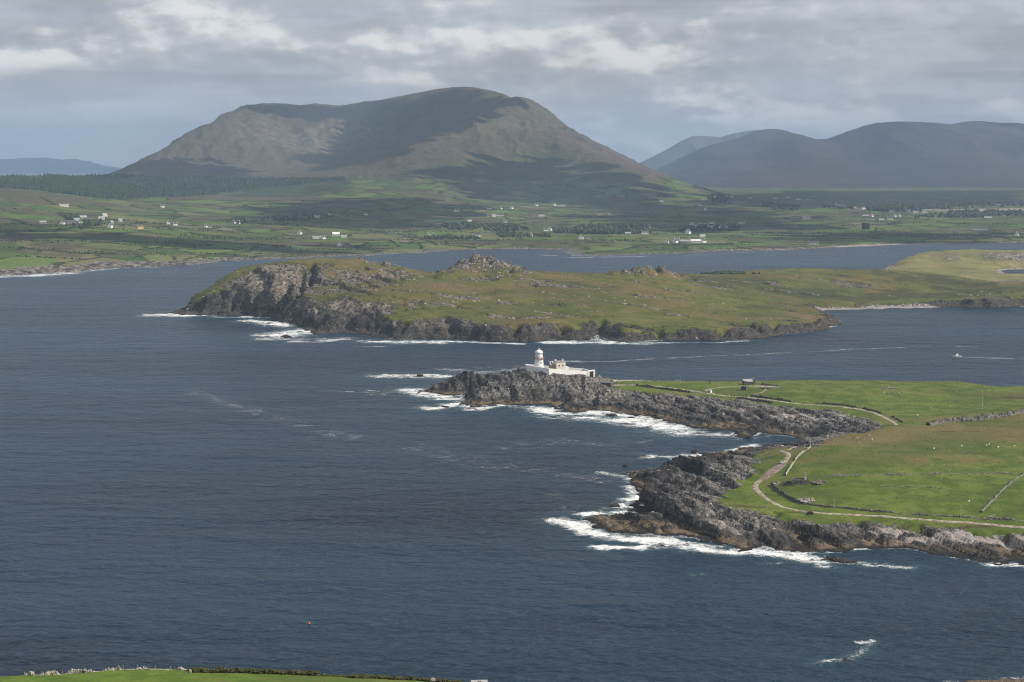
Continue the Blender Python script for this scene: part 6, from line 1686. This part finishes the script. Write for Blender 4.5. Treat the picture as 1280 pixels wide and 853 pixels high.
def stony(x, y, z, r):
    s = blobs(x, y, [(567, 336, 30, 30, 1), (597, 332, 40, 30, 1.4), (630, 335, 30, 30, 1.2), (790, 340, 40, 22, 1.6), (830, 341, 40, 22, 1.6), (610, 348, 40, 10, 1.3), (470, 345, 70, 40, .7), (340, 345, 60, 40, .8), (690, 372, 120, 30, .25), (1230, 368, 60, 30, .7), (1050, 340, 120, 16, .3), (560, 378, 60, 20, .5), (700, 353, 8, 4, 1), (740, 352, 8, 4, .8)], [ISLE])
    return r.random(len(x)) < .025 + .75 * s


near_scatter('island_boulders', ISLE, (-470, 900, 1800, 2700), 20000, stony, .45, 2.0, BOULDER, _IV, _IF, .7, 104)

# dark bushy mound on the island skyline
x, y, z = ground(905, 341.5, [ISLE])
r = np.random.default_rng(107); n = 130
c = np.column_stack([x + r.normal(0, 17, n), y + r.normal(0, 6, n)])
o = scatter('bush_thicket', np.column_stack([c, ISLE(c[:, 0], c[:, 1]) + .8]), np.column_stack([r.uniform(2, 4, n)] * 2 + [r.uniform(1.5, 3.0, n)]), BROADLEAF, _IV, _IF, kind=None, seed=108)
tag(o, 'dark green thicket rising from the skyline of the island', 'thicket')

# ------------------------------------------------------------------ the field at the bottom left
crest = [ground(a, b, [NEAR]) for a, b in [(-8, 846), (30, 845.2), (60, 844), (90, 842.2), (120, 840.2), (150, 838), (180, 837.2), (210, 838), (238, 839)]]
wall_along(None, .75, .9, PALESTONE, 'pale crumbling stone wall along the crest of the near green field', 201, NEAR, gaps=.12, stp=.3, world=crest, rough=.4)
for i, (a, b) in enumerate([(31, 845.5), (43, 845), (52, 844.6), (78, 843), (107, 841.2), (136, 839.2), (154, 838.2), (172, 837.6), (194, 837.8), (213, 838.3), (226, 838.8)]):
    x, y, z = ground(a, b, [NEAR])
    o = MB().tube((0, 0, -.3), (rnd.uniform(-.06, .06), 0, rnd.uniform(.95, 1.35)), .085, 7, .07).build('fence_post', WOOD)
    o.location = (x, y, z)
    tag(o, 'grey wooden fence post standing in the pale wall of the near field', 'fence post', 'fence posts along the near field wall')


def hedge_run(px_pts, n, half, hi, label, seed):
    r = np.random.default_rng(seed); P = resample([ground(a, b, [NEAR]) for a, b in px_pts], .5)
    i = r.integers(0, len(P), n); c = P[i] + np.column_stack([r.normal(0, .25, n), r.normal(0, half, n)])
    top = hi * (.55 + .45 * fbm(c[:, 0] / 2.2, c[:, 1] / 2.2, 3, seed + 1)); top = np.clip(top, .15, None)
    zz_ = NEAR(c[:, 0], c[:, 1]) + top * np.sqrt(r.random(n))
    s = r.uniform(.12, .3, n)
    o = scatter('gorse_hedge', np.column_stack([c, zz_]), np.column_stack([s, s, s * .8]), GORSE, _IV, _IF, kind=None, seed=seed + 2, jit=.35)
    tag(o, label, 'hedge')


hedge_run([(239, 840), (270, 840.5), (300, 841), (340, 842), (370, 843), (396, 844.5)], 5200, .8, 1.15, 'brown green gorse hedge on the crest at the end of the near wall', 211)
hedge_run([(396, 845), (430, 846.5), (455, 848)], 900, .4, .3, 'thin strip of low scrub between the two hedges of the near field', 221)
hedge_run([(440, 847.5), (470, 848), (500, 850), (530, 851.5), (560, 853.5), (575, 855)], 4200, .7, .95, 'dark scrubby hedge at the bottom edge of the picture beside the shed roof', 231)
x, y, z = ground(237.5, 842, [NEAR])
o = MB().stone((0, 0, .35), (.42, .35, .6), 5, 2).build('boulder', BOULDER); o.location = (x, y, z); tag(o, 'pale upright stone where the near wall meets the gorse hedge', 'stone')
x, y, z = ground(541, 852.5, [NEAR])
o = MB().stone((0, 0, .3), (1.4, .9, .6), 6, 2).build('boulder', BOULDER); o.location = (x, y, z); tag(o, 'broad pale stone half buried in the dark scrubby hedge', 'stone')
sx, sy, sz = Q(599, 850.3, 377)
SH = thing('field_shed', 'small shed at the bottom edge with only its grey roof showing', 'shed', (sx, sy, float(NEAR(np.array([sx]), np.array([sy]))[0])), R(4))
dz = sz - SH.location.z
MB().prism([(-1.5, -.5), (1.5, -.5), (1.5, dz - .5), (-1.5, dz - .5)], -1.2, 1.2).build('wall', GREYWALL, SH)
MB().prism([(-1.3, dz - .5), (1.3, dz - .5), (0, dz - .06)], -1.75, 1.75, Matrix.Rotation(R(90), 4, 'Z')).prism([(-1.5, dz - .56), (-1.5, dz - .44), (0, dz + .06), (1.5, dz - .44), (1.5, dz - .56), (0, dz - .06)], -1.9, 1.9, Matrix.Rotation(R(90), 4, 'Z')).build('roof', PALEROOF, SH)
MB().box((0, -1.22, .9), (.9, .06, 1.9)).build('door', SLATE, SH)
